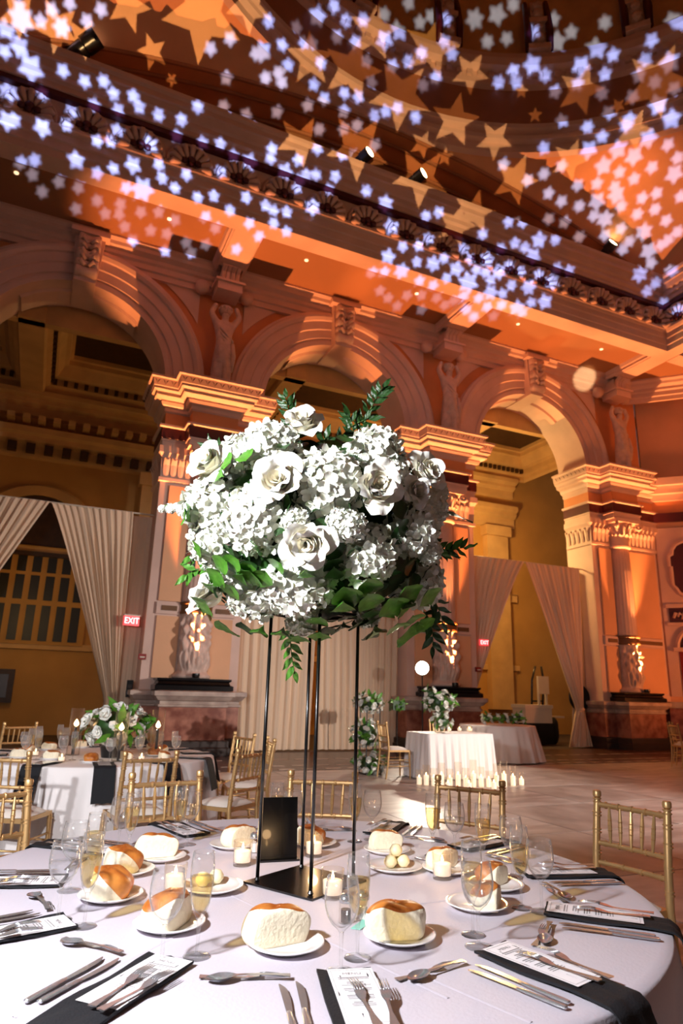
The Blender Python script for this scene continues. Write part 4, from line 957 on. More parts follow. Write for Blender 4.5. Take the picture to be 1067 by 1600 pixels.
    # napkin with menu hanging over the edge
for x, y, wl in ((.30, 6.36, 'front left of the centrepiece'), (.95, 6.32, 'front right of the centrepiece'), (1.2, 6.9, 'right of all hurricane candles'), (.1, 6.9, 'left of all hurricane candles')): votive(x, y, ZT, 'small lit votive glass on the far left table, ' + wl, .07, .03, group='votives on the far left table')
def napkin(cx_, cy_, ang, R_, label, u0=.30, w_=.15, drop=.26, z=ZT, group='navy napkins', extra=.0):
    # runs outward along ang from R-u0, folds over the edge and hangs
    c_, s_ = cos(ang), sin(ang); pts = []
    for q in range(9): pts.append((R_ - u0 + (u0 - .012) * q / 8, .004 + extra))
    for q in range(1, 6): a = pi / 2 * q / 5; pts.append((R_ - .012 + .026 * sin(a), .004 - .022 * (1 - cos(a))))
    for q in range(1, 8): pts.append((R_ + .014 + .05 * (q / 7) ** .8 + flarek * q / 7, -.018 - drop * q / 7))
    rows = []
    b = MB(); vs = []; NV = 8; n = len(pts)
    for off in (0, .006):
        for (u, zz) in pts:
            for j in range(NV + 1):
                v = (j / NV - .5) * w_; wob = .003 * sin(j * 1.7 + u * 25)
                nz = off; vs.append((cx_ + (u + (off if u > R_ else 0)) * c_ - v * s_, cy_ + (u + (off if u > R_ else 0)) * s_ + v * c_, z + zz + wob + (nz if u <= R_ else 0)))
    k = NV + 1; m_ = n * k
    fs = [(i * k + j, i * k + j + 1, (i + 1) * k + j + 1, (i + 1) * k + j) for i in range(n - 1) for j in range(NV)] + [(m_ + i * k + j, m_ + (i + 1) * k + j, m_ + (i + 1) * k + j + 1, m_ + i * k + j + 1) for i in range(n - 1) for j in range(NV)]
    for i in range(n - 1):
        for j in (0, NV): fs.append((i * k + j, (i + 1) * k + j, m_ + (i + 1) * k + j, m_ + i * k + j))
    for i in (0, n - 1):
        for j in range(NV): fs.append((i * k + j, i * k + j + 1, m_ + i * k + j + 1, m_ + i * k + j))
    o = b.add(vs, fs).build('napkin', 'navy', None, smooth=50); return tag(o, label, 'napkin', group)
flarek = .02
for k in range(12):
    lab = 'navy napkin draped over the far left table edge, ' + clock(-92 + 30 * k)
    napkin(*FTC, radians(-92 + 30 * k), 1.08, lab, group='navy napkins on the far left table', w_=.17, drop=.24)
    a = radians(-92 + 30 * k); o = MB().box((FTC[0] + .92 * cos(a), FTC[1] + .92 * sin(a), ZT + .014), (.26, .10, .001), a).build('menu_card', 'porcelain'); tag(o, 'white menu card on the far left table, ' + clock(-92 + 30 * k), 'menu', 'menu cards on the far left table')

# ---- sweetheart table, candles, flower pieces
SV = thing('flower_vase', 'tall clear vase of white flowers on the sweetheart table', 'flowers', (6.62, 10.38, ZT - .008))
MB().lathe([(0, 0), (.09, 0), (.09, .30), (.086, .30), (.086, .008), (0, .008)], 20, caps=False).build('glass_vase', 'candleglass', SV, smooth=30)
for k in range(9):
    a = k * 2.4; MB().tube([(.05 * cos(a), .05 * sin(a), .02), (.03 * cos(a + 1), .03 * sin(a + 1), .25), (.1 * cos(a), .1 * sin(a), .42)], .006, 5).build('flower_stem', 'stem', SV)
flower_cluster(SV, (0, 0, .50), (.27, .24, .20), 26, 8, nl=34, sc=1.1); flower_cluster(SV, (-.18, 0, .66), (.10, .10, .10), 7, 9, nl=6, sc=.9); flower_cluster(SV, (-.02, -.12, .19), (.2, .08, .11), 12, 10, nl=14, sc=.9)
for i, (px_, py_) in enumerate(((6.7280, 10.9922, 0.7350)[:2], (6.7032, 10.6244, 0.7350)[:2], (6.9490, 10.6270, 0.7350)[:2], (7.1850, 10.6295, 0.7350)[:2], (7.4389, 10.6322, 0.7350)[:2], (7.6539, 10.6345, 0.7350)[:2], (7.9537, 10.8265, 0.7350)[:2], (8.0735, 10.8285, 0.7350)[:2], (8.3913, 11.2327, 0.7350)[:2])):
    py_ = max(10.06, min(10.6, py_)); px_ = max(6.1, min(7.38, px_)) + .004 * i
    votive(px_, py_ + .03 * (i % 2), ZT - .008, ['first','second','third','fourth','fifth','sixth','seventh','eighth','ninth','tenth','eleventh','twelfth','thirteenth','rightmost'][i] + ' small lit votive from the left on the sweetheart table', .09, .042, group='votives on the sweetheart table')
flr = [(652, 1226, .22), (664, 1228, .30), (676, 1229, .26), (690, 1229, .34), (703, 1230, .26), (716, 1231, .36), (728, 1231, .28), (740, 1231, .40), (750, 1232, .30), (760, 1231, .24), (771, 1230, .34), (790, 1229, .38), (804, 1228, .30), (817, 1227, .20), (784, 1231, .2), (710, 1235, .18), (735, 1236, .2)]
flr_pos = [(5.7436, 9.6266), (5.8170, 9.5358), (5.8998, 9.4435), (6.0224, 9.4152), (6.1143, 9.3213), (6.2474, 9.2904), (6.3278, 9.1997), (6.4508, 9.1709), (6.5743, 9.1421), (6.6984, 9.1131), (6.8699, 9.1457), (6.9961, 9.1164), (7.1938, 9.1445), (7.3845, 9.1757), (6.6458, 8.9133), (5.9240, 9.0847), (6.2115, 8.9480)]
for i, (x, y) in enumerate(flr_pos):
    h = flr[i][2]; t = thing('floor_candle', (['first','second','third','fourth','fifth','sixth','seventh','eighth','ninth','tenth','eleventh','twelfth','thirteenth','rightmost'][i] + ' floor candle from the left in the row before the sweetheart table' if i < 14 else ['floor candle in front of the row, right one of three', 'floor candle in front of the row, left one of three', 'floor candle in front of the row, middle one of three'][i - 14]), 'candle', (x, y, 0), group='floor candles before the sweetheart table')
    r_ = .055; MB().lathe([(0, 0), (r_, 0), (r_, h), (r_ * .95, h), (r_ * .95, .006), (0, .006)], 16, caps=False).build('glass_cylinder', 'candleglass', t, smooth=30)
    MB().lathe([(0, .006), (r_ * .7, .006), (r_ * .7, h * .5), (0, h * .48)], 14).build('pillar_candle', 'wax', t, smooth=30)
    f = place('flame', lathe_me('vf', 'flame', [(0, 0), (.004, .004), (.0055, .01), (.003, .02), (0, .028)], 'flame', 8), t, (0, 0, h * .5)); f.scale = (1.6, 1.6, 1.4)
lamp('candle_glow', 'POINT', (7.0, 9.45, .3), None, 3, (1, .65, .35), .15)
FS = thing('flower_pillar', 'open stand with three tiers of white flowers before the closed drape', 'flowers', (*(5.5926, 11.0754), 0))
for sx in (-1, 1):
    for sy in (-1, 1): MB().tube([(sx * .13, sy * .13, 0), (sx * .13, sy * .13, 1.12)], .010, 6).build('rod', 'blackmetal', FS)
MB().box((0, 0, .01), (.3, .3, .02)).build('base_plate', 'blackmetal', FS); MB().box((0, 0, 1.12), (.3, .3, .015)).build('top_plate', 'blackmetal', FS)
flower_cluster(FS, (-.02, 0, 1.19), (.28, .25, .16), 24, 21, nl=30, sc=1.1); flower_cluster(FS, (-.06, 0, .66), (.26, .24, .24), 26, 22, nl=30, sc=1.1); flower_cluster(FS, (0, 0, .17), (.29, .26, .16), 26, 23, nl=30, sc=1.15)
FS2 = thing('green_stand_in', 'added green foliage block on a dark stand beside the flower pillar', 'plant', (*(7.4083, 13.3555), 0))  # invented piece filling in for an unidentified green patch
MB().tube([(0, 0, 0), (0, 0, 1.05)], .015, 8).build('rod', 'blackmetal', FS2); MB().lathe([(.2, 0), (.2, .02), (.02, .03)], 20).build('base_plate', 'blackmetal', FS2)
MB().box((0, 0, 1.12), (.30, .2, .2)).build('foliage_block', 'leaf2', FS2)
for k in range(60):
    a = rnd.random() * 6.28; o = place('leaf', far_leaf, FS2, (rnd.uniform(-.15, .15), rnd.choice((-.1, .1)), 1.12 + rnd.uniform(-.1, .1)), (rnd.uniform(0, 6), rnd.uniform(0, 6), a))
CF = thing('flower_garland', 'low row of white flowers on the table behind the sweetheart table', 'flowers', (CKC[0] - .1, CKC[1] - .35, .752))
for k in range(5): flower_cluster(CF, (-.44 + .22 * k, 0, .15), (.13, .11, .09), 7, 40 + k, nl=8, sc=1.0)
# bright work lamp on a stand
WL = thing('work_light', 'glaring white lamp on a thin black stand behind the sweetheart table', 'lamp', (8.45, 14.0, 0))
MB().tube([(0, 0, .3), (0, 0, 1.86)], .014, 8).build('pole', 'blackmetal', WL)
for k in range(3):
    a = 2.1 * k + .4; MB().tube([(.0, 0, .55), (.4 * cos(a), .4 * sin(a), .02)], .01, 6).build('tripod_leg', 'blackmetal', WL)
M['glare'] = mat('glaring_lamp_face', (1, .93, .8), emit=60, ecol=(1, .88, .7))
aim = (Vector((2.0, 3.0, 1.2)) - Vector((8.45, 14.0, 1.98))).normalized(); qm = aim.to_track_quat('Z', 'Y').to_matrix()
b = MB().lathe([(.001, -.12), (.10, -.1), (.16, .02), (.17, .06), (.16, .06), (.15, .04)], 20); b.v = [tuple(qm @ Vector(v) + Vector((0, 0, 1.98))) for v in b.v]; b.build('lamp_head', 'blackmetal', WL, smooth=30)
b = MB().lathe([(.001, .05), (.152, .045)], 20); b.v = [tuple(qm @ Vector(v) + Vector((0, 0, 1.98))) for v in b.v]; b.build('lamp_face', 'glare', WL)
lamp('work_light_beam', 'SPOT', tuple(Vector((8.45, 14.0, 1.98)) + aim * .15), (3.0, 4.0, .6), 520, (1, .86, .68), .12, 130, .6)
# service clutter behind the right drape
bx = thing('foam_cooler', 'white foam cooler standing in a black bin behind the right drape', 'box', (14.0, 16.75, 0))
MB().prism([(-.5, -.35), (.5, -.35), (.52, .3), (-.52, .3)], .02, .62).build('bin', 'blackcloth', bx); MB().box((0, 0, .85), (1.0, .6, .46)).build('cooler_body', 'whiteplastic', bx); MB().box((0, 0, 1.1), (1.06, .66, .1)).build('cooler_lid', 'whiteplastic', bx)
bg = skin_mesh('black_bag', [(0, 0, .3), (-.3, 0, .22), (.3, 0, .25), (0, .05, .62), (.2, 0, .75)], [(0, 1), (0, 2), (0, 3), (3, 4)], [.36, .26, .28, .25, .12], 'blackcloth', 2); bg.location = (14.75, 16.75, 0); bg.scale = (.8, .7, 1); tag(bg, 'black bag slumped on the floor beside the knotted drape', 'bag')
ht = thing('hand_truck', 'black hand truck leaning behind the black bag, by the knotted drape', 'trolley', (15.0, 17.6, 0))
for sx in (-1, 1): MB().tube([(sx * .2, .2, .1), (sx * .22, .1, 1.0), (sx * .24, 0, 1.9), (sx * .12, -.05, 2.35)], .035, 8).build('frame_bar', 'blackmetal', ht, smooth=True)
for z in (.6, .95, 1.25): MB().tube([(-.22, .1, z), (.22, .1, z)], .03, 6).build('cross_bar', 'blackmetal', ht)
MB().box((0, -.05, .08), (.5, .3, .02)).build('toe_plate', 'blackmetal', ht)
cc = thing('folding_rack', 'white narrow plastic rack standing right of the foam cooler', 'rack', (14.55, 17.3, 0))
for sx in (-1, 1): MB().box((sx * .15 + .35, 0, .95), (.06, .06, 1.9)).build('upright', 'whiteplastic', cc)
MB().box((.35, -.05, 1.75), (.42, .08, .55)).build('back_panel', 'whiteplastic', cc); MB().box((.65, 0, .78), (.75, .4, .06)).build('shelf', 'whiteplastic', cc)
sp_ = thing('round_black_case', 'round black case showing beside the knotted drape', 'case', (14.8867, 15.6700, 1.3940))
MB().lathe([(.001, -.05), (.36, -.05), (.38, -.02), (.38, .02), (.36, .05), (.001, .05)], 40, m=Matrix.Rotation(pi / 2, 3, 'X')).build('shell', 'blackcloth', sp_, smooth=30)
MB().lathe([(.38, -.02), (.395, 0), (.38, .02)], 40, m=Matrix.Rotation(pi / 2, 3, 'X'), caps=False).build('rim', 'blackmetal', sp_)
# dim glazed doors and panels seen between the left drapes
M['darkglass'] = mat('dark_door_glass', '#0d0a08', 0.5)
dr = struct(MB().box((-.55, YB - .05, 3.75), (3.4, .12, 2.6)).build('door_1', 'ochre'))
for i in range(8):
    for (z0, z1) in ((2.55, 3.55), (3.7, 4.4), (4.5, 4.95)):
        x = -1.95 + .40 * i; MB().box((x, YB - .11, (z0 + z1) / 2), (.24, .04, z1 - z0)).build('door_pane', 'darkglass', dr)
MB().box((-.6, YB - .12, 5.02), (3.6, .2, .12)).build('door_cornice', 'brown', dr)
tg = thing('aisle_bench', 'dark framed panel low on the aisle wall beyond the left drape', 'panel', (-1.35, YB - .12, 1.3)); MB().box((0, 0, 0), (1.7, .1, .9)).build('panel_board', 'brown', tg); MB().box((0, -.06, 0), (1.4, .04, .62)).build('panel_field', 'darkbase', tg)


# ================================================================== FLORAL STAND
SC_ = (0.94, 2.335); SRZ = radians(29); SZ = 1.655
fs_ = thing('flower_stand', 'tall black four-rod metal stand carrying the big white bouquet', 'stand', (SC_[0], SC_[1], ZT + .001), SRZ)
MB().prism([(-.15, -.15), (.15, -.15), (.15, .15), (-.15, .15)], 0, .006).build('base_plate', 'blackmetal', fs_)
for sx in (-1, 1):
    for sy in (-1, 1):
        MB().tube([(sx * .117, sy * .117, .004), (sx * .117, sy * .117, SZ - ZT)], .0062, 10).build('rod', 'blackmetal', fs_, smooth=True)
        MB().lathe([(.0062, 0), (.010, .004), (.0062, .012)], 10, (sx * .117, sy * .117, .006)).build('weld_collar', 'blackmetal', fs_)
b = MB()
for z in (SZ - ZT,):
    for i in range(4):
        a = i * pi / 2; c_, s_ = cos(a), sin(a); b.box((.117 * c_, .117 * s_, z), (.012, .246, .012), a)
b.build('top_frame', 'blackmetal', fs_); MB().box((0, 0, SZ - ZT + .008), (.26, .26, .004)).build('top_plate', 'blackmetal', fs_)

# ================================================================== BOUQUET
BC = Vector((0.94, 2.335, 1.985)); BR = Vector((.50, .50, .385))
bq = thing('floral_arrangement', 'huge round bouquet of white hydrangeas and roses with green leaves atop black rods', 'flowers', tuple(BC))
def onball(p): return Vector(p) - BC
def bnorm(q): return Vector((q.x / BR.x ** 2, q.y / BR.y ** 2, q.z / BR.z ** 2)).normalized()
camdir = (Vector((0, 0, 1.38)) - BC).normalized()
def hyd_mesh(seed, r=.100, n=150, ps=.0215):
    rr = random.Random(seed); b = MB()
    pm = [MB().grid(lambda u, v, c_=c_: (ps * .56 * (u - .5) * 2 * (sin(pi * min(1, .15 + .8 * v)) ** .55), ps * v, c_ * ps * v * v + .12 * ps * abs(u - .5)), 2, 3) for c_ in (.25, -.25, .6)]
    for k in range(n):
        z = 1 - 1.72 * (k + .5) / n; a = k * 2.39996 + rr.uniform(-.1, .1); s = sqrt(max(0, 1 - z * z)); d = Vector((s * cos(a), s * sin(a), z))
        rad = r * (1 + rr.uniform(-.08, .08)) * (1 - .10 * (1 - z) / 2); R0 = rot_to(d + Vector((rr.uniform(-.3, .3), rr.uniform(-.3, .3), rr.uniform(-.3, .3))), rr.random() * 6)
        sc = rr.uniform(.8, 1.2)
        for q in range(4):
            m_ = R0 @ Matrix.Rotation(q * pi / 2, 3, 'Z') @ Matrix.Rotation(rr.uniform(.0, .45), 3, 'X'); add_tf(b, pm[(k + q) % 3], m_, d * rad, sc)
    b.lathe([(.001, -.9 * r), (.6 * r, -.6 * r), (.82 * r, 0), (.6 * r, .62 * r), (.001, .86 * r)], 12)
    o = b.build('hydrangea', 'hyd', None, smooth=True); d_ = o.data; bpy.data.objects.remove(o); return d_
HY = [hyd_mesh(1), hyd_mesh(2, n=165, ps=.020), hyd_mesh(3, n=130, ps=.0235)]
def rose_core(seed):
    rr = random.Random(seed); b = MB()
    for k in range(20):
        t = k / 19; r0 = .005 + .043 * t ** .9; a = k * 2.39996; h = .074 - .014 * t; wd = 2.3 - .75 * t
        def f(u, v, r0=r0, a=a, h=h, wd=wd, t=t):
            x = (u - .5) * 2; ang = a + x * wd / 2; rr_ = r0 * (.50 + .58 * sin(pi * min(1, v * .62 + .08))) + (.010 + .006 * t) * max(0, v - .72) ** 1.0 / .28
            return (rr_ * cos(ang), rr_ * sin(ang), -.022 + h * v - (.010 + .008 * t) * x * x * v + .012 * (1 - t))
        b.grid(f, 8, 7)
    o = b.build('rose_heart', 'petal2', None, smooth=True); d_ = o.data; bpy.data.objects.remove(o); return d_
def outer_petal(seed, L_=.086, W_=.052):
    rr = random.Random(seed)
    def f(u, v):
        x = (u - .5) * 2; w_ = W_ * (sin(pi * min(1, .16 + v * .74)) ** .6)
        return (w_ * x, .012 + L_ * v * (1 - .06 * x * x), -.02 + .026 * x * x * (1 - v) + .038 * v - .045 * max(0, v - .6) ** 1.4 * (1.2 + .5 * abs(x)) + .005 * sin(4 * x + seed))
    o = MB().grid(f, 6, 7).build('petal', 'petal', None, smooth=True); d_ = o.data; bpy.data.objects.remove(o); return d_
RCORE = [rose_core(1), rose_core(5)]; OPET = [outer_petal(1), outer_petal(2, .082, .046), outer_petal(3, .094, .048)]
def leaf_mesh(L_, W_, droop, seed):
    def f(u, v):
        x = (u - .5) * 2; w_ = W_ * sin(pi * min(.985, v ** .85 + .02)) ** .8 * (1 - .25 * v)
        return (w_ * x, L_ * v, -droop * L_ * v * v + .22 * W_ * abs(x) * (1 - v) + .004 * sin(9 * v + 3 * x + seed))
    o = MB().grid(f, 4, 8).build('leaf', 'leaf', None, smooth=True); d_ = o.data; bpy.data.objects.remove(o); return d_
LV = [leaf_mesh(.145, .040, .25, 1), leaf_mesh(.13, .046, .1, 2), leaf_mesh(.16, .036, .45, 3)]
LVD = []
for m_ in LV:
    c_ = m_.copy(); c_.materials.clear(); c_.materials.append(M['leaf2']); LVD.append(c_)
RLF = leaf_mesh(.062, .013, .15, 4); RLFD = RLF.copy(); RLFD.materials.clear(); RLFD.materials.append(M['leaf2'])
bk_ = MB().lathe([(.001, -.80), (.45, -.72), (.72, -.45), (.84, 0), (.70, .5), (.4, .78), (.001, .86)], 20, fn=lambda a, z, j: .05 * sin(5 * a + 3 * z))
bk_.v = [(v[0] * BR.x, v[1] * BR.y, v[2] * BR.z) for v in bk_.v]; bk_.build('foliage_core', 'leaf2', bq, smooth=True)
rb = random.Random(31)
def put(me, name, q, d, roll_, sc, parent=bq):
    o = place(name, me, parent, q, rot_to(d, roll_).to_euler()); o.scale = (sc, sc, sc); return o
# hydrangea heads: (place on the ball, size)
for i, (p, s) in enumerate((((0.6166, 2.0637, 2.1913), 1.05), ((0.5582, 2.2748, 2.2293), .85), ((0.7839, 1.8649, 2.0377), 1.06), ((0.9978, 1.9261, 2.2020), 1.0), ((0.5715, 2.0082, 1.9187), 1.08), ((0.4476, 2.2548, 2.0106), .95), ((0.9564, 1.8923, 1.8065), .95), ((0.7531, 2.0408, 1.7090), 1.08), ((0.6567, 2.2241, 1.6794), .86), ((0.4729, 2.2359, 1.8707), .9), ((1.1411, 1.8830, 1.9292), .9), ((1.3276, 2.1598, 1.7827), .95), ((0.5301, 2.2377, 1.7776), .7), ((1.2628, 1.9582, 2.0326), .7), ((1.0304, 1.8643, 2.0948), .7), ((0.6603, 2.4584, 1.6803), .6), ((0.9112, 2.4056, 1.6045), .6), ((1.1545, 2.2714, 1.6407), .5))):
    q = onball(p); d = (bnorm(q) + camdir * .25).normalized(); put(HY[i % 3], 'hydrangea', q * .89, d, rb.random() * 6, s * 1.04)
# the far side of the ball
for k in range(12):
    a = radians(68) + radians(150) * (k / 11 - .5); z = rb.uniform(-.5, .8); s = sqrt(1 - z * z); q = Vector((BR.x * s * cos(a), BR.y * s * sin(a), BR.z * z)); put(HY[k % 3], 'hydrangea', q * .88, bnorm(q), rb.random() * 6, 1.0)
def rose(p, s, tilt=None, kind=0):
    q = onball(p); d = (bnorm(q) + camdir * .55).normalized() if tilt is None else Vector(tilt).normalized()
    o = put(RCORE[kind], 'rose', q * 1.05, d, rb.random() * 6, s * 1.0)
    for k in range(9):
        a = k * 2 * pi / 4.6; e = place('petal', OPET[k % 3], o, (0, 0, 0), (radians((52, 30, 8)[k // 3]), 0, 0)); e.rotation_euler = (Matrix.Rotation(a, 3, 'Z') @ Matrix.Rotation(radians((58, 36, 10)[k // 3]), 3, 'X')).to_euler(); sc_ = (.86, .96, 1.05)[k // 3]; e.scale = (sc_, sc_, sc_)
for i, (p, s) in enumerate((((0.6453, 1.9337, 2.0203), 1.0), ((0.9251, 1.8369, 2.0169), .95), ((0.7361, 1.9193, 1.8397), .95), ((0.4962, 2.2111, 2.1344), .95), ((0.7549, 2.0504, 2.2677), .85), ((1.1509, 1.9186, 2.1230), .85))): rose(p, s, kind=i % 2)
rose((0.5911, 2.4613, 1.7269), 1.05, tilt=(-.8, -.25, .55)); rose((1.0764, 1.8578, 2.0318), .6)
# small stock florets
for i, (p, s) in enumerate((((0.8527, 1.8578, 1.8917), .52), ((0.8194, 1.8599, 1.9089), .4), ((0.6924, 1.9147, 1.9005), .42), ((1.2981, 2.0262, 2.1101), .35), ((1.1913, 1.9327, 1.8633), .45))):
    q = onball(p); put(HY[2], 'stock_floret', q * 1.0, bnorm(q) + camdir * .3, 0, s)
def sprig(base, tip, nleaf, name='ruscus_sprig', sc=1.0, dark=True, bend=(0, 0, .05)):
    A = Vector(base) - BC; B = Vector(tip) - BC; mid = (A + B) / 2 + Vector(bend); pts = [A * (1 - t) ** 2 + mid * 2 * t * (1 - t) + B * t * t for t in [i / 8 for i in range(9)]]
    o = MB().tube(pts, [.0035 - .0003 * i for i in range(9)], 6).build(name, 'stem', bq, smooth=True)
    for k in range(nleaf):
        t = .18 + .82 * k / (nleaf - 1); P = A * (1 - t) ** 2 + mid * 2 * t * (1 - t) + B * t * t; tg_ = (A * (t - 1) + mid * (1 - 2 * t) + B * t).normalized()
        side = tg_.cross(camdir).normalized() * (1 if k % 2 else -1); d = (tg_ * .9 + side * (.75 if k < nleaf - 1 else 0) + camdir * rb.uniform(-.3, .3)).normalized()
        z_ = (camdir + Vector((rb.uniform(-.6, .6), rb.uniform(-.6, .6), rb.uniform(-.6, .6)))); z_ = (z_ - d * z_.dot(d)).normalized(); x_ = d.cross(z_)
        R_ = Matrix((x_, d, z_)).transposed(); e = place('leaflet', RLFD if dark else RLF, o, P, R_.to_euler()); q = sc * rb.uniform(.8, 1.15); e.scale = (q, q, q)
sprig((1.0294, 2.1999, 2.3045), (1.0968, 2.1011, 2.5351), 13); sprig((0.8414, 2.2996, 2.2505), (0.7564, 2.2668, 2.4865), 12, bend=(-.02, 0, .03)); sprig((1.0474, 2.2063, 2.2563), (0.9900, 2.1814, 2.4250), 8); sprig((0.9492, 2.2362, 2.3022), (1.0603, 2.1532, 2.4148), 8)
sprig((1.2505, 2.2087, 1.9457), (1.4676, 2.1148, 1.9373), 14, dark=False, bend=(0, 0, -.03)); sprig((1.2783, 2.2070, 1.9100), (1.4147, 2.1431, 1.9212), 10); sprig((1.3407, 2.2405, 1.7050), (1.4086, 2.2534, 1.5609), 10, bend=(.04, 0, .04)); sprig((1.3639, 2.2155, 1.7543), (1.4327, 2.2149, 1.6540), 8)
sprig((0.8863, 2.4536, 1.6678), (0.9267, 2.4992, 1.4548), 11, dark=False, bend=(-.02, 0, 0)); sprig((0.5667, 2.4239, 2.2427), (0.4931, 2.4464, 2.2771), 8); sprig((0.6894, 2.3865, 2.1853), (0.5298, 2.4349, 2.2611), 9, dark=False); sprig((0.5804, 2.5485, 1.8051), (0.4927, 2.5868, 1.8075), 6, dark=False); sprig((0.5934, 2.5208, 1.8785), (0.5011, 2.5612, 1.8807), 6, dark=False)
sprig((0.9035, 2.2569, 2.3009), (0.9345, 2.2356, 2.3261), 6)
# stock spikes at the left and right edge
for (a_, b_, n) in (((0.4999, 2.5087, 2.0583), (0.3793, 2.5597, 2.0671), 9), ((1.2879, 2.1482, 2.0928), (1.3712, 2.0923, 2.1560), 7)):
    A = Vector(a_) - BC; B = Vector(b_) - BC; st = MB().tube([A, (A + B) / 2, B], .004, 6).build('stock_spike', 'stem', bq)
    for k in range(n):
        t = .1 + .9 * k / (n - 1); P = A.lerp(B, t) + Vector((rb.uniform(-.02, .02), rb.uniform(-.02, .02), rb.uniform(-.025, .025))); o = place('bud', HY[2], st, P, (rb.random() * 6, rb.random() * 6, 0)); q = .26 - .12 * t; o.scale = (q, q, q)
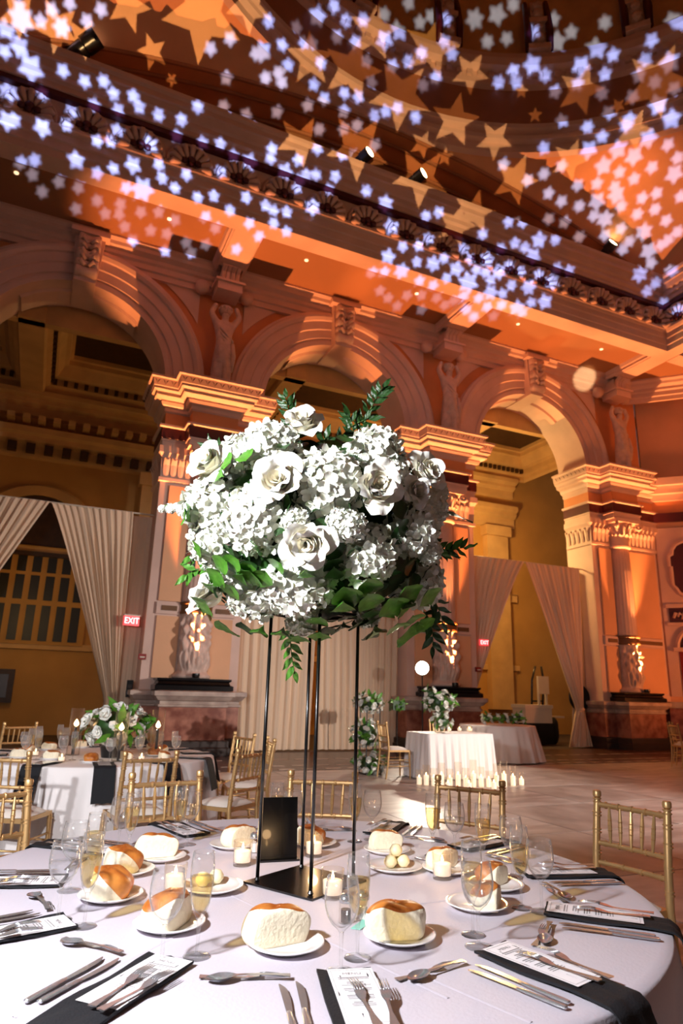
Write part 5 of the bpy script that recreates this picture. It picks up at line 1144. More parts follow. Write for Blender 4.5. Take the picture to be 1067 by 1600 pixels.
# broad leaves: the lit ones the photograph shows, then the dark filling
def broad(p, aim, s, dark=False, k=0, out=1.12):
    q = onball(p); n_ = bnorm(q); c = Vector(p); d = (Vector(aim) - c); d = (d - n_ * d.dot(n_) * .6).normalized(); z_ = (n_ + camdir * .5); z_ = (z_ - d * z_.dot(d)).normalized(); x_ = d.cross(z_)
    o = place('leaf', (LVD if dark else LV)[k % 3], bq, q * out, Matrix((x_, d, z_)).transposed().to_euler()); o.scale = (s, s, s)
for i, (p, a_, s, dk) in enumerate((((0.5755, 2.0844, 1.8055), (0.6081, 2.5214, 1.8546), .9, 0), ((0.6312, 2.0465, 1.7793), (0.8288, 2.4287, 1.8365), .9, 0), ((0.5663, 2.1964, 1.7526), (0.6132, 2.5555, 1.7330), 1.0, 0), ((0.6089, 2.1248, 1.7462), (0.6897, 2.5281, 1.7109), .9, 0), ((0.6649, 2.0158, 1.7777), (0.7930, 2.4668, 1.7625), .8, 0), ((0.6142, 2.4724, 1.7128), (0.5380, 2.6004, 1.6944), 1.0, 0), ((0.9208, 1.9230, 1.7674), (1.1167, 2.3275, 1.7473), 1.1, 0), ((1.0509, 1.9433, 1.7614), (1.2573, 2.2710, 1.7269), 1.1, 0), ((0.8837, 1.9902, 1.7096), (1.0350, 2.3862, 1.6720), 1.1, 0), ((0.8452, 2.0603, 1.6717), (0.9206, 2.4380, 1.6687), .9, 0), ((1.2567, 2.2244, 1.6995), (1.2886, 2.3005, 1.5818), 1.1, 0), ((1.0423, 2.1167, 1.6477), (1.2085, 2.3368, 1.5796), 1.1, 0), ((0.5981, 2.0511, 1.8085), (0.6572, 2.5065, 1.8316), .9, 0), ((0.5712, 2.1248, 1.7816), (0.6357, 2.5344, 1.7702), .9, 0), ((0.6178, 2.0720, 1.7713), (0.7305, 2.4987, 1.7485), .8, 0), ((0.6255, 2.0321, 1.7975), (0.8092, 2.4449, 1.8116), .8, 0), ((0.5796, 2.3062, 1.7191), (0.5792, 2.5868, 1.6785), 1.2, 0), ((0.6099, 2.4371, 1.7067), (0.5743, 2.5985, 1.6468), 1.1, 0), ((0.6581, 2.4702, 1.6845), (0.6987, 2.5640, 1.5773), 1.0, 0), ((0.7120, 2.4616, 1.6565), (0.7461, 2.5461, 1.5665), .9, 1), ((0.6325, 1.9933, 1.8336), (0.8090, 2.3941, 1.9819), .8, 0), ((0.5546, 2.0353, 2.0682), (0.6169, 2.4361, 2.1273), .9, 0), ((0.5732, 2.0307, 2.1014), (0.6746, 2.3606, 2.2944), .8, 1), ((0.5377, 2.0433, 2.0276), (0.5702, 2.4551, 2.1333), .8, 0), ((0.5871, 1.9970, 2.0666), (0.7024, 2.3589, 2.2587), .8, 0), ((0.8652, 1.9512, 1.7451), (1.0873, 2.3517, 1.7100), 1.1, 0), ((0.8303, 1.9263, 1.7800), (1.0068, 2.3772, 1.7442), 1.0, 1), ((0.9388, 1.9586, 1.7316), (1.1707, 2.3211, 1.6880), 1.1, 0), ((1.0161, 1.9692, 1.7291), (1.2181, 2.3033, 1.6772), 1.2, 0), ((1.0789, 2.0175, 1.7075), (1.3064, 2.2561, 1.7040), 1.1, 0), ((1.1502, 2.0775, 1.6974), (1.3179, 2.2763, 1.6192), 1.1, 0), ((1.0137, 2.0353, 1.6821), (1.1053, 2.3580, 1.6618), 1.0, 1), ((0.9229, 2.0229, 1.6845), (1.0514, 2.3897, 1.6360), 1.0, 1), ((1.1076, 2.0946, 1.6730), (1.2509, 2.3103, 1.6051), 1.1, 0), ((1.1474, 1.9812, 1.7647), (1.3326, 2.2515, 1.6804), 1.0, 0), ((0.7807, 2.1943, 1.6365), (0.8668, 2.4951, 1.5577), 1.0, 0), ((0.8263, 2.1869, 1.6278), (0.9554, 2.4586, 1.5481), 1.0, 0), ((0.9065, 2.1455, 1.6297), (1.0499, 2.4122, 1.5629), 1.0, 1), ((0.9515, 2.1361, 1.6319), (1.1055, 2.3834, 1.5767), .9, 1), ((1.0232, 1.9458, 2.2180), (1.0686, 2.1930, 2.2691), .7, 1), ((1.0203, 1.8919, 2.1524), (1.2289, 2.1205, 2.2736), .8, 1), ((0.8768, 1.8402, 1.9588), (1.1653, 2.2110, 2.0650), .9, 1), ((0.9979, 1.8475, 1.9121), (1.2391, 2.2139, 1.9454), .9, 1), ((0.9687, 1.8380, 1.9494), (1.2536, 2.1637, 2.0918), .9, 1), ((0.7585, 1.8747, 1.9296), (0.8645, 2.3399, 2.0808), .9, 1), ((0.8743, 1.8770, 1.8391), (1.0315, 2.3297, 1.8665), .9, 1), ((0.6834, 1.9085, 1.9485), (0.8155, 2.3803, 2.0186), .9, 1), ((0.8351, 1.8477, 1.9548), (1.0562, 2.2822, 1.9889), .9, 1), ((0.6939, 1.9763, 1.7952), (0.7944, 2.4189, 1.9207), .8, 0), ((0.8084, 1.9187, 1.7974), (1.0511, 2.3136, 1.8914), .9, 1), ((0.4740, 2.1571, 1.9581), (0.6030, 2.4874, 1.9761), .8, 0), ((0.4706, 2.1791, 1.9288), (0.5670, 2.4747, 2.0724), .7, 0), ((0.5125, 2.1453, 1.8489), (0.6358, 2.4943, 1.9040), .7, 0), ((0.7538, 1.9575, 1.7772), (0.9678, 2.3694, 1.8282), .8, 0), ((1.0580, 1.9120, 1.8010), (1.2767, 2.2041, 1.9222), .9, 1), ((0.8416, 1.8995, 2.1583), (0.9459, 2.2304, 2.3264), .8, 1), ((0.6697, 1.9547, 2.1234), (0.7743, 2.3082, 2.3216), .8, 1), ((0.6311, 1.9444, 1.9501), (0.7892, 2.3595, 2.1273), .8, 1), ((0.8755, 2.1303, 1.6373), (0.9763, 2.4346, 1.5973), .9, 0), ((0.7323, 2.2618, 1.6394), (0.7965, 2.5233, 1.5679), .9, 0), ((1.1542, 2.2919, 1.6387), (1.1758, 2.3552, 1.5665), .9, 1), ((1.2601, 2.2084, 1.7058), (1.3768, 2.2532, 1.6087), .9, 0))):
    broad(p, a_, s * (1.0 if dk else 1.2), dk, i, 1.08 if dk else 1.17)
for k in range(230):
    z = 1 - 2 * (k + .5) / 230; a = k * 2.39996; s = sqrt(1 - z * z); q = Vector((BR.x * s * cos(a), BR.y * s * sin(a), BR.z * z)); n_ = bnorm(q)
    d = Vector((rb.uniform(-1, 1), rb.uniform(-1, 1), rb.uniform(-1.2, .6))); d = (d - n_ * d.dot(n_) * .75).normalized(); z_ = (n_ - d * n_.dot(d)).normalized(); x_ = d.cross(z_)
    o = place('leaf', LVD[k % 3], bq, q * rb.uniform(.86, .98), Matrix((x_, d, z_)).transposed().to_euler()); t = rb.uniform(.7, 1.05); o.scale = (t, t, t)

# ================================================================== MAIN TABLE SETTINGS
ORD = ['at the front centre', 'at front right', 'at the right', 'far right', 'behind the butter plate', 'back right', 'behind the stand', 'behind the black sign', 'back left', 'left back', 'at the left edge', 'front left']
def fork_mesh():
    b = MB(); L_ = .215
    def strip(f, nu, nv): 
        n0 = len(b.v); b.grid(f, nu, nv); b.grid(lambda u, v: (f(u, v)[0], f(u, v)[1], f(u, v)[2] - .0022), nu, nv)
        # edge skirts
    def zz(v): return .004 + .006 * sin(pi * min(1, max(0, (v - .55) / .45))) + .004 * max(0, .4 - v)
    def hw(v): return .0105 - .007 * min(1, v / .3) if v < .3 else (.0035 if v < .52 else .0035 + .0078 * min(1, (v - .52) / .1))
    strip(lambda u, v: ((u - .5) * 2 * hw(v * .72), L_ * v * .72, zz(v * .72)), 4, 24)
    for q in range(4):
        x = -.0092 + .00613 * q
        b.tube([(x * .9, L_ * .70, zz(.70)), (x, L_ * .78, zz(.78)), (x, L_ * .9, zz(.9)), (x, L_ * 1.0, zz(1.0) + .002)], [.0016, .0019, .0016, .0008], 5)
    o = b.build('fork', 'silver', None, smooth=True); d = o.data; bpy.data.objects.remove(o); return d
def spoon_mesh():
    b = MB(); L_ = .19
    def hw(v):
        if v < .25: return .009 - .0055 * v / .25
        if v < .66: return .0035
        t = (v - .66) / .34; return .0035 + .0165 * sin(pi * min(1, .04 + .96 * t)) ** .7
    def f(u, v, o_=0):
        x = (u - .5) * 2; t = max(0, (v - .66) / .34); return (x * hw(v), L_ * v, .006 + .005 * sin(pi * v) - (.010 * sin(pi * t) * (1 - x * x) if t > 0 else 0) + o_ + .004)
    b.grid(f, 6, 36); b.grid(lambda u, v: f(u, v, -.0018), 6, 36)
    o = b.build('spoon', 'silver', None, smooth=True); d = o.data; bpy.data.objects.remove(o); return d
def knife_mesh():
    b = MB(); L_ = .255
    b.lathe([(.001, 0), (.006, .003), (.0072, .02), (.0062, .07), (.0055, .115), (.004, .122), (.001, .123)], 10, m=Matrix(((1.25, 0, 0), (0, 0, 1), (0, -.6, 0))), c=(0, 0, .0058))
    def f(u, v): 
        x = -.005 + (u) * (.0125 + .004 * sin(pi * v)) * (1 - max(0, v - .8) ** 1.5 * 8.5 if v > .8 else 1); return (x, .12 + .135 * v, .006)
    b.grid(f, 3, 16); b.grid(lambda u, v: (f(u, v)[0], f(u, v)[1], .0045), 3, 16)
    o = b.build('knife', 'silver', None, smooth=40); d = o.data; bpy.data.objects.remove(o); return d
FK, SPN, KN = fork_mesh(), spoon_mesh(), knife_mesh()
def cut(me, name, p, ang, z, label, group, tilt=0.0, sc=1.0):
    o = place(name, me, None, (p[0], p[1], z), (tilt, 0, ang)); o.scale = (sc, sc, sc); return tag(o, label, 'cutlery', group)
CS = Vector((.955, 2.375))
M['menu'] = mat('white_menu_card', '#f2eef2', 0.55)
M['ink'] = mat('grey_ink', '#8a8486', 0.7)
mh = text_mesh('menu_heading', 'MENU', .016, 'ink', None, .0001); menu_head = mh.data; bpy.data.objects.remove(mh)
ml = MB(); rq = random.Random(2)
yy = .0
for blk in range(5):
    for ln in range(3 if blk else 2):
        w_ = rq.uniform(.018, .036); ml.box((0, .085 - yy, .0), (w_ * 2, .0022 if ln else .0034, .0002)); yy += .0075
    yy += .010
mlo = ml.build('menu_lines', 'ink'); menu_lines = mlo.data; bpy.data.objects.remove(mlo)
mb_ = MB()
for dx, dy, sx, sy in ((-.046, 0, .0008, .252), (.046, 0, .0008, .252), (0, .126, .0928, .0008), (0, -.126, .0928, .0008)): mb_.box((dx, dy, 0), (sx, sy, .0002))
mbo = mb_.build('menu_border', 'ink'); menu_border = mbo.data; bpy.data.objects.remove(mbo)
def menu_card(loc, rz, label, tilt=0):
    o = MB().grid(lambda u, v: ((u - .5) * .105, (v - .5) * .27, .0), 2, 8).build('menu_card', 'menu'); o.location = loc; o.rotation_euler = (tilt, 0, rz)
    tag(o, label, 'menu', 'menu cards on the main table')
    h = place('menu_heading', menu_head, o, (0, .105, .0006)); l = place('menu_lines', menu_lines, o, (0, 0, .0005)); l['kind'] = 'stuff'; place('menu_border', menu_border, o, (0, 0, .0005))
    return o
for k, deg in enumerate((-105, -75, -45, -15, 15, 45, 75, 105, 135, 165, -165, -135)):
    a = radians(deg); u = Vector((cos(a), sin(a))); v = Vector((-sin(a), cos(a))); nm = ORD[k]
    Re = 1.17 + (CM[0] - CS.x) * cos(a) + (CM[1] - CS.y) * sin(a)
    flarek = .03
    napkin(CS.x, CS.y, a, Re + .004, 'dark navy napkin under a menu card, hanging over the table edge %s' % nm, u0=Re - .80, w_=.128, drop=.24, z=ZT + .001, group='navy napkins on the main table')
    def at(uu, vv): return (CS.x + u.x * uu + v.x * vv, CS.y + u.y * uu + v.y * vv)
    menu_card((*at(.945, .012), ZT + .0135), a + pi / 2, 'white printed menu card on the navy napkin %s' % nm)
    ri = a - pi / 2 + pi     # handle outward, business end inward : local +y points inward
    for j, (vv, du, da) in enumerate(((.018, 0, .06), (.048, .012, -.10))):
        cut(FK, 'fork', at(1.10 + du, vv), a + pi / 2 + da, ZT + .0155 + .0025 * j, ('inner' if j == 0 else 'outer') + ' steel fork on the menu card %s' % nm, 'forks on the main table')
    for j, (vv, du) in enumerate(((-.112, 0), (-.138, .01))):
        cut(KN, 'knife', at(1.105 + du, vv), a + pi / 2 + .05 * j, ZT + .001, ('inner' if j == 0 else 'outer') + ' steel knife left of the napkin %s' % nm, 'knives on the main table')
    b_ = a - radians(15); p = (CS.x + .80 * cos(b_ - .11), CS.y + .80 * sin(b_ - .11)); p2 = (CS.x + .835 * cos(b_ + .11), CS.y + .835 * sin(b_ + .11))
    cut(SPN, 'spoon', p2, b_ + .25 + pi , ZT + .001, 'steel dessert spoon lying across, between settings, %s' % nm, 'dessert spoons on the main table'); cut(FK, 'fork', (CS.x + .865 * cos(b_ - .13), CS.y + .865 * sin(b_ - .13)), b_ + .18, ZT + .001, 'steel dessert fork lying crosswise beside its spoon %s' % nm, 'dessert forks on the main table', sc=.9)
# stemware where the photograph shows it
GL = [('w', (0.7440, 1.6086), 0), ('f', (0.8191, 1.6750), 0), ('w', (0.3637, 1.7998), 0), ('f', (0.4514, 1.8177), 0), ('w', (1.1509, 1.6313), 1), ('f', (1.1898, 1.7119), 0), ('w', (1.5111, 1.8066), 0), ('f', (1.4750, 1.8582), 0), ('w', (1.6846, 2.1658), 0), ('f', (1.6312, 2.2670), 0), ('w', (1.6450, 2.4789), 1), ('f', (1.5742, 2.5351), 0),
      ('w', (1.4709, 2.8785), 0), ('f', (1.3792, 2.8659), 0), ('w', (1.1169, 2.9595), 0), ('f', (1.0584, 3.0041), 0), ('w', (0.6740, 3.0185), 0), ('f', (0.6226, 2.9857), 0), ('w', (0.3863, 2.9449), 0), ('f', (0.4147, 2.8607), 0), ('w', (0.1905, 2.4873), 1), ('f', (0.2468, 2.4391), 0), ('w', (0.1481, 2.2061), 1), ('f', (0.2119, 2.1287), 0)]
WH = ['front centre, by the menu heading', 'front left, before the torn roll', 'right of centre, before a cut roll', 'at the right, nearest the right chair', 'behind the right rolls', 'before the chair with the floor candles', 'right of the stand rods, at the back', 'just behind the black table sign', 'before the chair with its back to us at left', 'back left, by the blue napkin', 'left edge, the rear pair', 'left edge, the front pair']
for i, (k, p, wt) in enumerate(GL):
    if k == 'w': wine(p[0], p[1], ZT, ('water filled' if wt else 'empty') + ' stemmed wine glass ' + WH[i // 2], bool(wt), 40, 1.02)
    else: flute(p[0], p[1], ZT, 'champagne flute half filled ' + WH[i // 2], 36, sc=1.0)
# bread plates and rolls
PLT = [((0.6768, 1.7981), (0.6581, 1.8188), 0, .1, 1.18, 'large cut roll, white face to us, front centre plate'), ((0.9809, 1.7510), (0.9742, 1.7634), 2, -.3, 1.15, 'domed brown topped roll on the plate by the teal card'), ((1.3443, 1.9102), (1.3691, 1.8819), 2, .8, .95, 'cut roll half behind the right wine glass stems'), ((1.5359, 2.0708), (1.5561, 2.1048), 1, 2.0, .9, 'roll behind the right flute, on a shaded plate'), ((1.4955, 2.3020), (1.5021, 2.3382), 0, .4, .95, 'brown topped roll behind the right votive candle'), ((1.4213, 2.6409), (1.4379, 2.6832), 0, -.2, .95, 'tall square roll at the back, right of the rods'), ((1.1783, 2.8501), (1.1600, 2.8558), 1, .3, 1.0, 'browned roll behind the middle rods'), ((0.8440, 2.9168), (0.8724, 2.9202), 0, .5, 1.05, 'white roll left of the black table sign'), ((0.5278, 2.8038), (0.5150, 2.8287), 0, .0, 1.1, 'block shaped white roll before the flutes at left'), ((0.3847, 2.6488), (0.3639, 2.6556), 1, .3, 1.1, 'round roll, cross cut crust, left back'), ((0.3031, 2.3637), (0.2878, 2.3621), 1, -.2, 1.15, 'round roll with glossy brown crust at left, nearer one'), ((0.4260, 2.0474), (0.4228, 2.0486), 2, .9, 1.15, 'torn roll wedge seen through the left wine glass')]
for i, (p, r_, k, rz, sc, lb) in enumerate(PLT):
    plate(p[0], p[1], ZT, 'white bread plate under the ' + lb.split(',')[0], 'bread plates on the main table'); roll(r_[0], r_[1], ZT + .007, rz, k, lb, sc, 'bread rolls on the main table')
for lb, p in (('white butter plate with three butter balls right of the stand', (1.3161, 2.3893)), ('white plate left of the stand base, behind the flute', (0.6179, 2.3575))):
    plate(p[0], p[1], ZT, lb, 'butter plates on the main table', .105)
M['butter'] = mat('pale_butter', '#f6ecc4', 0.4, sss=.3)
bp = (1.3252, 2.3960)
for (dx, dy, dz) in ((-.026, -.006, 0), (.026, -.012, 0), (.0, .02, 0), (0, -.002, .036)):
    o = MB().lathe([(.001, 0), (.014, .003), (.024, .016), (.024, .026), (.015, .040), (.001, .044)], 16).build('butter_ball', 'butter', None, smooth=True); o.location = (bp[0] + dx, bp[1] + dy, ZT + .008 + dz); tag(o, ('topmost butter ball of the pile' if dz else 'butter ball on the plate, %s one below' % ('left' if dx < 0 else ('right' if dx > 0 else 'rear'))), 'butter', 'butter balls')
bp2 = (0.6213, 2.3717)
for (dx, dy) in ((-.03, 0), (.02, .02)):
    o = MB().lathe([(.001, 0), (.014, .003), (.024, .016), (.024, .026), (.015, .040), (.001, .044)], 16).build('butter_ball', 'butter', None, smooth=True); o.location = (bp2[0] + dx, bp2[1] + dy, ZT + .008); tag(o, 'butter ball on the plate left of the stand base, %s one' % ('left' if dx < 0 else 'right'), 'butter', 'butter balls')
cut(KN, 'butter_knife', (1.4240, 2.4230), radians(200), ZT + .022, 'small steel knife resting on the butter plate rim', 'butter knives', sc=.75)
for p, lb in (((0.7986, 2.6257), 'lit votive left of the black table sign'), ((1.1065, 2.6725), 'lit votive between the stand rods'), ((1.4217, 2.2264), 'lit votive at right, before the brown topped roll'), ((0.9575, 2.1465), 'lit votive seen through the front centre wine glass'), ((0.4996, 2.3677), 'lit votive seen through the left wine glass')):
    votive(p[0], p[1], ZT, lb, .085, .037, group='votives on the main table'); lamp('candle_glow', 'POINT', (p[0], p[1], ZT + .10), None, .5, (1, .6, .28), .02)
for p, lb, c_ in (((0.9008, 2.8049), 'small glass shaker left of the black table sign', 0), ((0.8997, 1.9185), 'small glass pepper shaker behind the front centre wine glass', 1), ((0.9593, 1.9322), 'small glass salt shaker beside the teal card', 0)):
    t = thing('shaker', lb, 'shaker', (*p, ZT)); MB().prism([(.02 * cos(pi / 4 * k + .39), .02 * sin(pi / 4 * k + .39)) for k in range(8)], 0, .055).build('jar', 'candleglass', t)
    MB().lathe([(.001, .003), (.015, .003), (.015, .035), (.001, .035)], 8).build('filling', 'darkbase' if c_ else 'menu', t); MB().lathe([(.02, .053), (.021, .058), (.019, .068), (.010, .075), (.001, .076)], 14).build('lid', 'silver', t, smooth=True)
M['teal'] = mat('mint_paper', '#8fd6c4', 0.6)
c0_, c1_, c2_, c3_ = (0.9810, 1.9424), (1.0374, 1.9408), (0.9121, 1.8479), (0.8913, 1.8660)
tag(MB().add([(*c, ZT + .0015) for c in (c0_, c1_, c2_, c3_)] + [(*c, ZT + .003) for c in (c0_, c1_, c2_, c3_)], [(0, 1, 2, 3), (4, 5, 6, 7), (0, 1, 5, 4), (1, 2, 6, 5), (2, 3, 7, 6), (3, 0, 4, 7)]).build('paper_card', 'teal'), 'folded mint green paper beside the front right bread plate', 'card')
# black acrylic table sign
sA = Vector((0.8770, 2.6607)); sB = Vector((1.0252, 2.6445)); sd = (sB - sA); ts = thing('table_sign', 'upright black acrylic table sign left of the stand', 'sign', ((sA.x + sB.x) / 2, (sA.y + sB.y) / 2, ZT + .001), atan2(sd.y, sd.x))
L_ = sd.length; b = MB().box((0, .012, .112), (L_ * .98, .006, .222), m=Matrix.Rotation(radians(-6), 3, 'X')); b.build('panel', 'acrylic', ts); MB().box((0, .012, .003), (L_ * 1.06, .075, .006)).build('foot', 'acrylic', ts)


# ================================================================== STAR PROJECTORS (metal gobo plates with star holes, behind the camera)
from mathutils.geometry import delaunay_2d_cdt
def projector(name, label, pos, rot, stars, npt, inner, power, color, src, D=.30):
    t = bpy.data.objects.new(name, None); COL.objects.link(t); t.location = pos; t.rotation_euler = rot; tag(t, label, 'projector')
    rr = random.Random(len(stars)); H = .95 * D * 1.0
    V = [Vector((-H, -H)), Vector((H, -H)), Vector((H, H)), Vector((-H, H))]; Fc = [[0, 1, 2, 3]]
    for x, y, k in stars:
        n = npt if rr.random() < .7 else npt + (1 if npt == 5 and inner > .5 else 0); a0 = rr.random() * 6.28; i0 = len(V)
        for q in range(2 * n):
            r = k * D * (1 if q % 2 == 0 else inner); a = a0 + pi * q / n; V.append(Vector((x * D + r * cos(a), y * D + r * sin(a))))
        Fc.append(list(range(i0, i0 + 2 * n)))
    ov, oe, of, a_, b_, orig = delaunay_2d_cdt(V, [], Fc, 2, 1e-7)
    keep = [f for f, o in zip(of, orig) if list(o) == [0]]
    MB().add([(p.x, p.y, -D) for p in ov], [tuple(f) for f in keep]).build('gobo_plate', 'blackmetal', t)
    MB().add([(sx * H, sy * H, z) for z in (-D, .08) for sx, sy in ((-1, -1), (1, -1), (1, 1), (-1, 1))], [(0, 1, 5, 4), (1, 2, 6, 5), (2, 3, 7, 6), (3, 0, 4, 7), (4, 5, 6, 7)]).build('housing', 'blackmetal', t)
    MB().tube([(0, 0, .08), (0, 0, .2)], .02, 8).build('cable_boss', 'blackmetal', t)
    d = bpy.data.lights.new(name + '_lamp', 'SPOT'); d.energy = power; d.color = color; d.shadow_soft_size = src; d.spot_size = radians(84); d.spot_blend = .05
    o = bpy.data.objects.new(name + '_lamp', d); COL.objects.link(o); o.location = pos; o.rotation_euler = rot
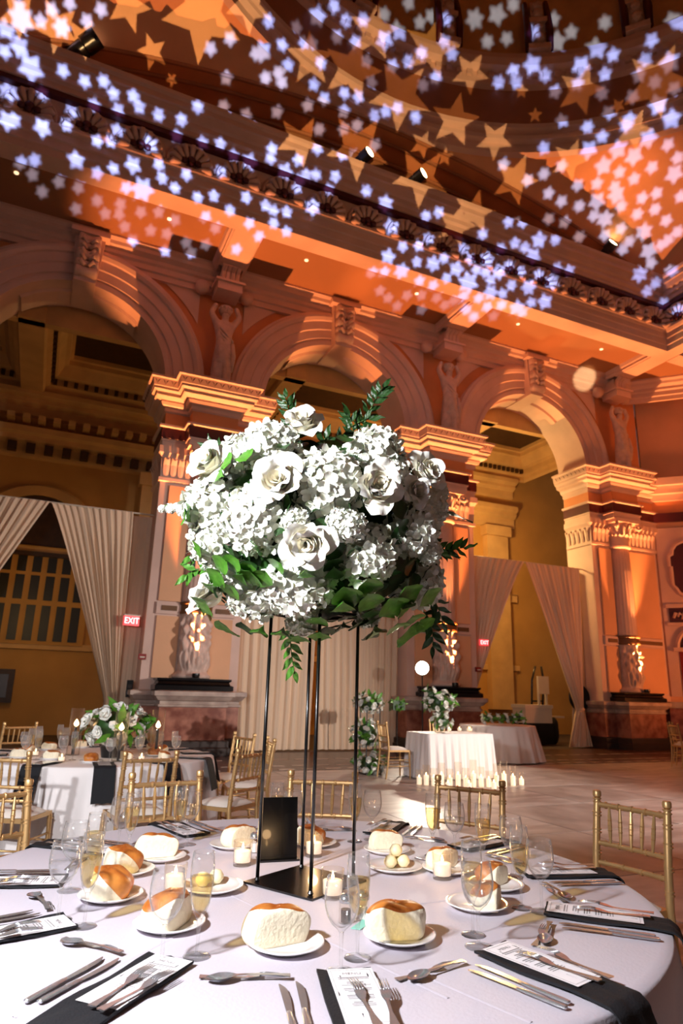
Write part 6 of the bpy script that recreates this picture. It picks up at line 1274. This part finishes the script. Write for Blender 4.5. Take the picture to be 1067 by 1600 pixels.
BLUE = [(-0.4912, 0.117, 0.0173), (-0.4675, 0.1168, 0.0091), (-0.4424, 0.1121, 0.0125), (-0.4106, 0.1202, 0.0089), (-0.3922, 0.132, 0.0089), (-0.4299, 0.1359, 0.009), (-0.4917, 0.068, 0.0172), (-0.5016, 0.0887, 0.0127), (-0.5259, 0.0408, 0.0127), (-0.5259, 0.011, 0.0091), (-0.492, 0.0041, 0.0125), (-0.4826, 0.0416, 0.009), (-0.4489, 0.0245, 0.0089), (-0.4599, 0.0094, 0.0089), (-0.4184, 0.0332, 0.0089), (-0.388, 0.0296, 0.0088), (-0.4227, -0.0065, 0.0088), (-0.4548, -0.0303, 0.0124), (-0.5084, -0.0329, 0.0091), (-0.4064, -0.0369, 0.0088), (-0.4289, -0.0437, 0.0088), (-0.5097, -0.0489, 0.0091), (-0.4759, -0.0554, 0.009), (-0.4509, -0.061, 0.0089), (-0.498, -0.0676, 0.0091), (-0.4542, -0.0857, 0.009), (-0.4265, -0.0749, 0.0089), (-0.4158, -0.0897, 0.0089), (-0.396, -0.0773, 0.0088), (-0.3974, -0.0897, 0.0088), (-0.3795, -0.0316, 0.0121), (-0.3445, -0.0297, 0.0087), (-0.3423, -0.0447, 0.0087), (-0.3086, -0.039, 0.0086), (-0.3262, -0.0553, 0.0086), (-0.3701, -0.0595, 0.0165), (-0.3911, -0.0586, 0.0088), (-0.2964, -0.0653, 0.0086), (-0.2738, -0.0621, 0.0086), (-0.2291, -0.0616, 0.0085), (-0.2028, -0.07, 0.0085), (-0.1919, -0.0753, 0.0085), (-0.1738, -0.0763, 0.0085), (-0.2532, -0.0787, 0.0085), (-0.2852, -0.088, 0.0086), (-0.3234, -0.0933, 0.0087), (-0.3454, -0.0846, 0.0087), (-0.3689, -0.0857, 0.0088), (-0.3898, -0.1042, 0.0088), (-0.3551, -0.1073, 0.0088), (-0.3332, -0.1103, 0.0087), (-0.3789, -0.1204, 0.0088), (-0.3064, -0.1203, 0.0087), (-0.28, -0.1211, 0.0086), (-0.2687, -0.1006, 0.0086), (-0.2263, -0.0931, 0.0085), (-0.193, -0.0914, 0.0085), (-0.1751, -0.1006, 0.0085), (-0.2113, -0.1082, 0.0085), (-0.24, -0.1257, 0.0086), (-0.2989, -0.1321, 0.0087), (-0.3349, -0.1318, 0.0087), (-0.2617, -0.0326, 0.0085), (-0.2814, -0.0001, 0.0086), (-0.3152, 0.0053, 0.0086), (-0.258, -0.0006, 0.0086), (-0.2203, -0.0189, 0.0118), (-0.2416, -0.0126, 0.0085), (-0.1724, -0.0275, 0.0118), (-0.1546, -0.0134, 0.0085), (-0.1529, -0.036, 0.0085), (-0.1306, -0.029, 0.0085), (-0.113, -0.0453, 0.0085), (-0.1041, -0.0295, 0.0085), (-0.1374, -0.0684, 0.0118), (-0.1573, -0.0458, 0.0085), (-0.1892, -0.0023, 0.0085), (-0.1916, -0.0135, 0.0085), (-0.2114, 0.0361, 0.0086), (-0.2405, 0.0433, 0.0086), (-0.2845, 0.0389, 0.0086), (-0.3068, 0.0236, 0.0086), (-0.3361, 0.0273, 0.0087), (-0.3602, 0.0347, 0.0087), (-0.2389, 0.0734, 0.0086), (-0.173, 0.0821, 0.0086), (-0.1618, 0.0908, 0.0086), (-0.1945, 0.1022, 0.0119), (-0.2023, 0.1002, 0.0086), (-0.2588, 0.1019, 0.0087), (-0.2349, 0.1128, 0.0086), (-0.1182, 0.1433, 0.012), (-0.1465, 0.1301, 0.0086), (-0.1693, 0.1102, 0.0086), (-0.1258, 0.1153, 0.0086), (-0.0973, 0.1541, 0.0086), (-0.1863, 0.1331, 0.0086), (-0.093, 0.1241, 0.0086), (-0.1178, 0.0955, 0.0086), (-0.1276, 0.0728, 0.0085), (-0.1136, 0.0583, 0.0085), (-0.1337, 0.0504, 0.0085), (-0.1719, 0.0416, 0.0085), (-0.1393, 0.1155, 0.0086), (-0.1891, 0.0762, 0.0086), (-0.1684, 0.0723, 0.0085), (-0.1159, 0.0252, 0.0085), (-0.1285, 0.001, 0.0085), (-0.1439, -0.0297, 0.0085), (-0.5138, 0.1056, 0.0128), (-0.4913, 0.1293, 0.0092), (-0.4523, 0.1285, 0.0091), (-0.5206, 0.0828, 0.0092), (-0.3915, 0.0468, 0.0088), (-0.4021, 0.0597, 0.0088), (-0.0819, 0.1409, 0.0086), (-0.0598, 0.1438, 0.0086), (-0.0288, 0.1513, 0.0087), (-0.0135, 0.1356, 0.012), (-0.0319, 0.1247, 0.012), (-0.0207, 0.099, 0.0086), (-0.0544, 0.102, 0.0086), (-0.0694, 0.1208, 0.0086), (-0.0007, 0.105, 0.0086), (0.0195, 0.0809, 0.0086), (0.0156, 0.1143, 0.0087), (0.0439, 0.1275, 0.0087), (0.0538, 0.1163, 0.0087), (0.0355, 0.0903, 0.0086), (-0.0484, 0.0803, 0.0086), (-0.0681, 0.0632, 0.0085), (-0.0869, 0.0656, 0.0085), (-0.0871, 0.0464, 0.0085), (-0.0463, 0.0435, 0.0085), (-0.0313, 0.0497, 0.0085), (-0.0157, 0.0542, 0.0086), (0.0085, 0.045, 0.0086), (-0.0418, 0.0119, 0.0085), (-0.0682, 0.0318, 0.0085), (-0.0847, 0.0274, 0.0085), (-0.0948, -0.0036, 0.0085), (-0.0678, -0.0003, 0.0085), (0.045, 0.1502, 0.0087), (0.0301, 0.1532, 0.0087), (0.0161, 0.146, 0.0087), (0.0018, 0.1643, 0.0087), (0.084, 0.153, 0.0122), (0.1245, 0.1355, 0.0088), (0.1111, 0.1591, 0.0123), (0.1294, 0.1695, 0.0089), (0.101, 0.1311, 0.0088), (0.1529, 0.143, 0.0089), (0.179, 0.1576, 0.009), (0.2014, 0.1457, 0.009), (0.1852, 0.1351, 0.0124), (0.2313, 0.13, 0.0126), (0.251, 0.1241, 0.0091), (0.2398, 0.157, 0.0091), (0.1549, 0.1098, 0.0123), (0.1725, 0.0988, 0.0089), (0.1324, 0.102, 0.0088), (0.1152, 0.0892, 0.0088), (0.1374, 0.0903, 0.0088), (0.2147, 0.1109, 0.0125), (0.2448, 0.1037, 0.0091), (0.1873, 0.0824, 0.0089), (0.1985, 0.051, 0.0089), (0.2135, 0.0922, 0.009), (0.2448, 0.0832, 0.0091), (0.2554, 0.0624, 0.0091), (0.2824, 0.0813, 0.0092), (0.2863, 0.1039, 0.0092), (0.3067, 0.0978, 0.0093), (0.2902, 0.1208, 0.0092), (0.3199, 0.1187, 0.013), (0.2935, 0.1407, 0.0093), (0.3233, 0.1596, 0.0094), (0.3161, 0.1627, 0.0094), (0.3307, 0.0918, 0.0093), (0.3129, 0.0734, 0.0129), (0.3323, 0.0583, 0.013), (0.2813, 0.0562, 0.0092), (0.2778, 0.0488, 0.0091), (0.3089, 0.0356, 0.0128), (0.2742, 0.0214, 0.0127), (0.2507, 0.035, 0.009), (0.2308, 0.0451, 0.009), (0.2363, 0.0196, 0.0125), (0.2975, 0.0152, 0.0128), (0.325, 0.0036, 0.0093), (0.306, -0.0104, 0.0092), (0.2846, -0.0039, 0.0091), (0.2613, 0.0025, 0.0126), (0.2337, -0.0213, 0.009), (0.2065, -0, 0.0089), (0.1783, 0.0189, 0.0088), (0.1856, -0.0103, 0.0089), (0.166, -0.0188, 0.0088), (0.13, -0.0018, 0.0087), (0.1973, -0.0327, 0.0089), (0.2168, -0.0415, 0.0089), (0.2588, -0.0183, 0.0091), (0.2421, -0.0461, 0.009), (0.2645, -0.0392, 0.0126), (0.2833, -0.021, 0.0091), (0.2882, -0.0304, 0.0127), (0.2985, -0.0435, 0.0092), (0.3237, -0.0326, 0.0093), (0.3451, -0.0454, 0.0093), (0.3231, -0.0523, 0.0093), (0.3643, -0.0584, 0.0094), (0.2647, -0.057, 0.0091), (0.2811, -0.0602, 0.0127), (0.3062, -0.0711, 0.0092), (0.2862, -0.0802, 0.0092), (0.3382, -0.0737, 0.013), (0.3739, -0.0824, 0.0095), (0.3837, -0.0717, 0.0095), (0.3411, -0.026, 0.0093), (0.3568, -0.0025, 0.013), (0.3545, 0.016, 0.0094), (0.3368, 0.0298, 0.0093), (0.374, -0.0285, 0.0094), (0.3519, -0.0978, 0.013), (0.3217, -0.0868, 0.0093), (0.3155, -0.0974, 0.0093), (0.2516, -0.0838, 0.0091), (0.367, -0.0889, 0.0094), (0.2046, -0.0637, 0.0089), (0.227, -0.0667, 0.009), (0.1883, -0.0919, 0.0123), (0.2117, -0.0907, 0.0089), (0.1618, -0.0708, 0.0088), (0.1413, -0.0719, 0.0088), (-0.0609, -0.0443, 0.0085), (-0.034, -0.0581, 0.0118), (-0.026, -0.0867, 0.0118), (-0.009, -0.1111, 0.0086), (0.0139, -0.1088, 0.0086), (-0.0298, -0.1251, 0.0119), (0.0124, -0.1299, 0.0086), (0.0364, -0.131, 0.012), (-0.0088, -0.1429, 0.0119), (-0.0322, -0.1451, 0.0086), (0.0194, -0.1545, 0.0086), (0.0398, -0.1596, 0.0087), (0.071, -0.1364, 0.0121), (0.0571, -0.1492, 0.0087), (0.0897, -0.1535, 0.0165), (0.0516, -0.1232, 0.0086), (0.0281, -0.0986, 0.0086), (0.0238, -0.0705, 0.0086), (0.0413, -0.0651, 0.0086), (0.0798, -0.1086, 0.0087), (0.0903, -0.1223, 0.0087), (0.1155, -0.1209, 0.0121), (0.1065, -0.0887, 0.0087), (0.1004, -0.1361, 0.0087), (0.114, -0.139, 0.0088), (0.1336, -0.1368, 0.0122), (0.1483, -0.1275, 0.0088), (0.1676, -0.1337, 0.0089), (0.1229, -0.1482, 0.0088), (0.1546, -0.1539, 0.0089), (0.1804, -0.155, 0.0124), (0.1935, -0.1372, 0.0089), (0.1829, -0.1126, 0.0123), (0.1695, -0.1028, 0.0088), (0.1544, -0.0978, 0.0088), (0.1346, -0.1057, 0.0088), (0.1244, -0.1653, 0.0122), (0.1422, -0.1656, 0.0088), (0.1091, -0.1733, 0.0088), (0.0868, -0.1719, 0.0087), (0.1441, -0.1815, 0.0089), (0.1671, -0.1842, 0.0124), (0.187, -0.1758, 0.009), (0.2074, -0.1735, 0.0125), (0.1768, -0.19, 0.009), (0.1243, -0.1849, 0.0088), (0.1091, -0.1992, 0.0088), (0.1394, -0.1964, 0.0089), (0.0959, -0.1899, 0.0088), (-0.0307, -0.1696, 0.0086), (-0.0171, -0.1787, 0.0086), (0.0087, -0.1739, 0.0086), (0.029, -0.173, 0.0087), (0.0516, -0.1756, 0.0087), (-0.0019, -0.189, 0.0087), (0.0339, -0.1924, 0.0087), (0.0657, -0.1848, 0.0087), (0.0768, -0.1782, 0.0087), (-0.0483, -0.1467, 0.0086), (0.3448, -0.129, 0.013), (0.3712, -0.1392, 0.0095), (0.3612, -0.1514, 0.0095), (0.3893, -0.1669, 0.0096), (0.41, -0.1748, 0.0097), (0.3597, -0.1133, 0.0094), (0.3888, -0.122, 0.0095), (0.2151, -0.1455, 0.0125), (0.2206, -0.1271, 0.009), (0.239, -0.1294, 0.0091), (-0.536, 0.009, 0.0127), (-0.5251, -0.0362, 0.0091), (-0.3535, -0.0066, 0.0121), (-0.3928, 0.0075, 0.0088), (-0.4049, -0.0055, 0.0088), (-0.4518, 0.0674, 0.009), (-0.3666, 0.0459, 0.0088), (-0.4263, 0.0577, 0.0089)]
WARM = [(-0.2452, 0.151, 0.0495), (-0.3107, 0.117, 0.0192), (-0.2915, 0.0898, 0.0076), (-0.137, 0.0197, 0.0329), (-0.0662, 0.0111, 0.0412), (-0.1892, 0.1571, 0.0283), (-0.12, 0.1073, 0.0297), (-0.0701, 0.0969, 0.037), (-0.0424, 0.1365, 0.0308), (0.0248, 0.1198, 0.0354), (-0.0117, 0.0687, 0.0405), (0.0717, 0.0917, 0.0232), (0.0545, 0.0414, 0.0313), (0.1037, 0.0176, 0.0231), (0.1334, 0.0703, 0.0084), (0.2021, 0.0682, 0.0284), (0.2881, 0.0706, 0.0406), (0.2467, 0.0485, 0.0095), (0.1509, 0.044, 0.0093), (0.268, 0.0206, 0.0239), (0.1962, -0.0074, 0.0234), (0.083, -0.0639, 0.0292), (0.0132, -0.0232, 0.0382), (0.0583, -0.0812, 0.0273), (0.0432, 0.0012, 0.011), (0.0149, 0.0155, 0.0164), (0.132, -0.0265, 0.0296), (-0.3322, 0.1615, 0.0273), (-0.3926, 0.1295, 0.0237), (-0.4216, 0.1412, 0.03), (-0.4653, 0.154, 0.0265)]
projector('blue_star_projector', 'black projector throwing small blue stars, behind the viewer', (1.6, -1.4, 1.3), (2.31488, -0.0, -0.38308), BLUE, 5, .58, 60000, (.26, .41, 1.0), .0008)
projector('warm_star_projector', 'black projector throwing large amber stars, behind the viewer', (-0.6, -1.6, 1.3), (2.27743, -0.0, -0.50959), WARM, 5, .45, 15000, (1.0, .56, .22), .0003)
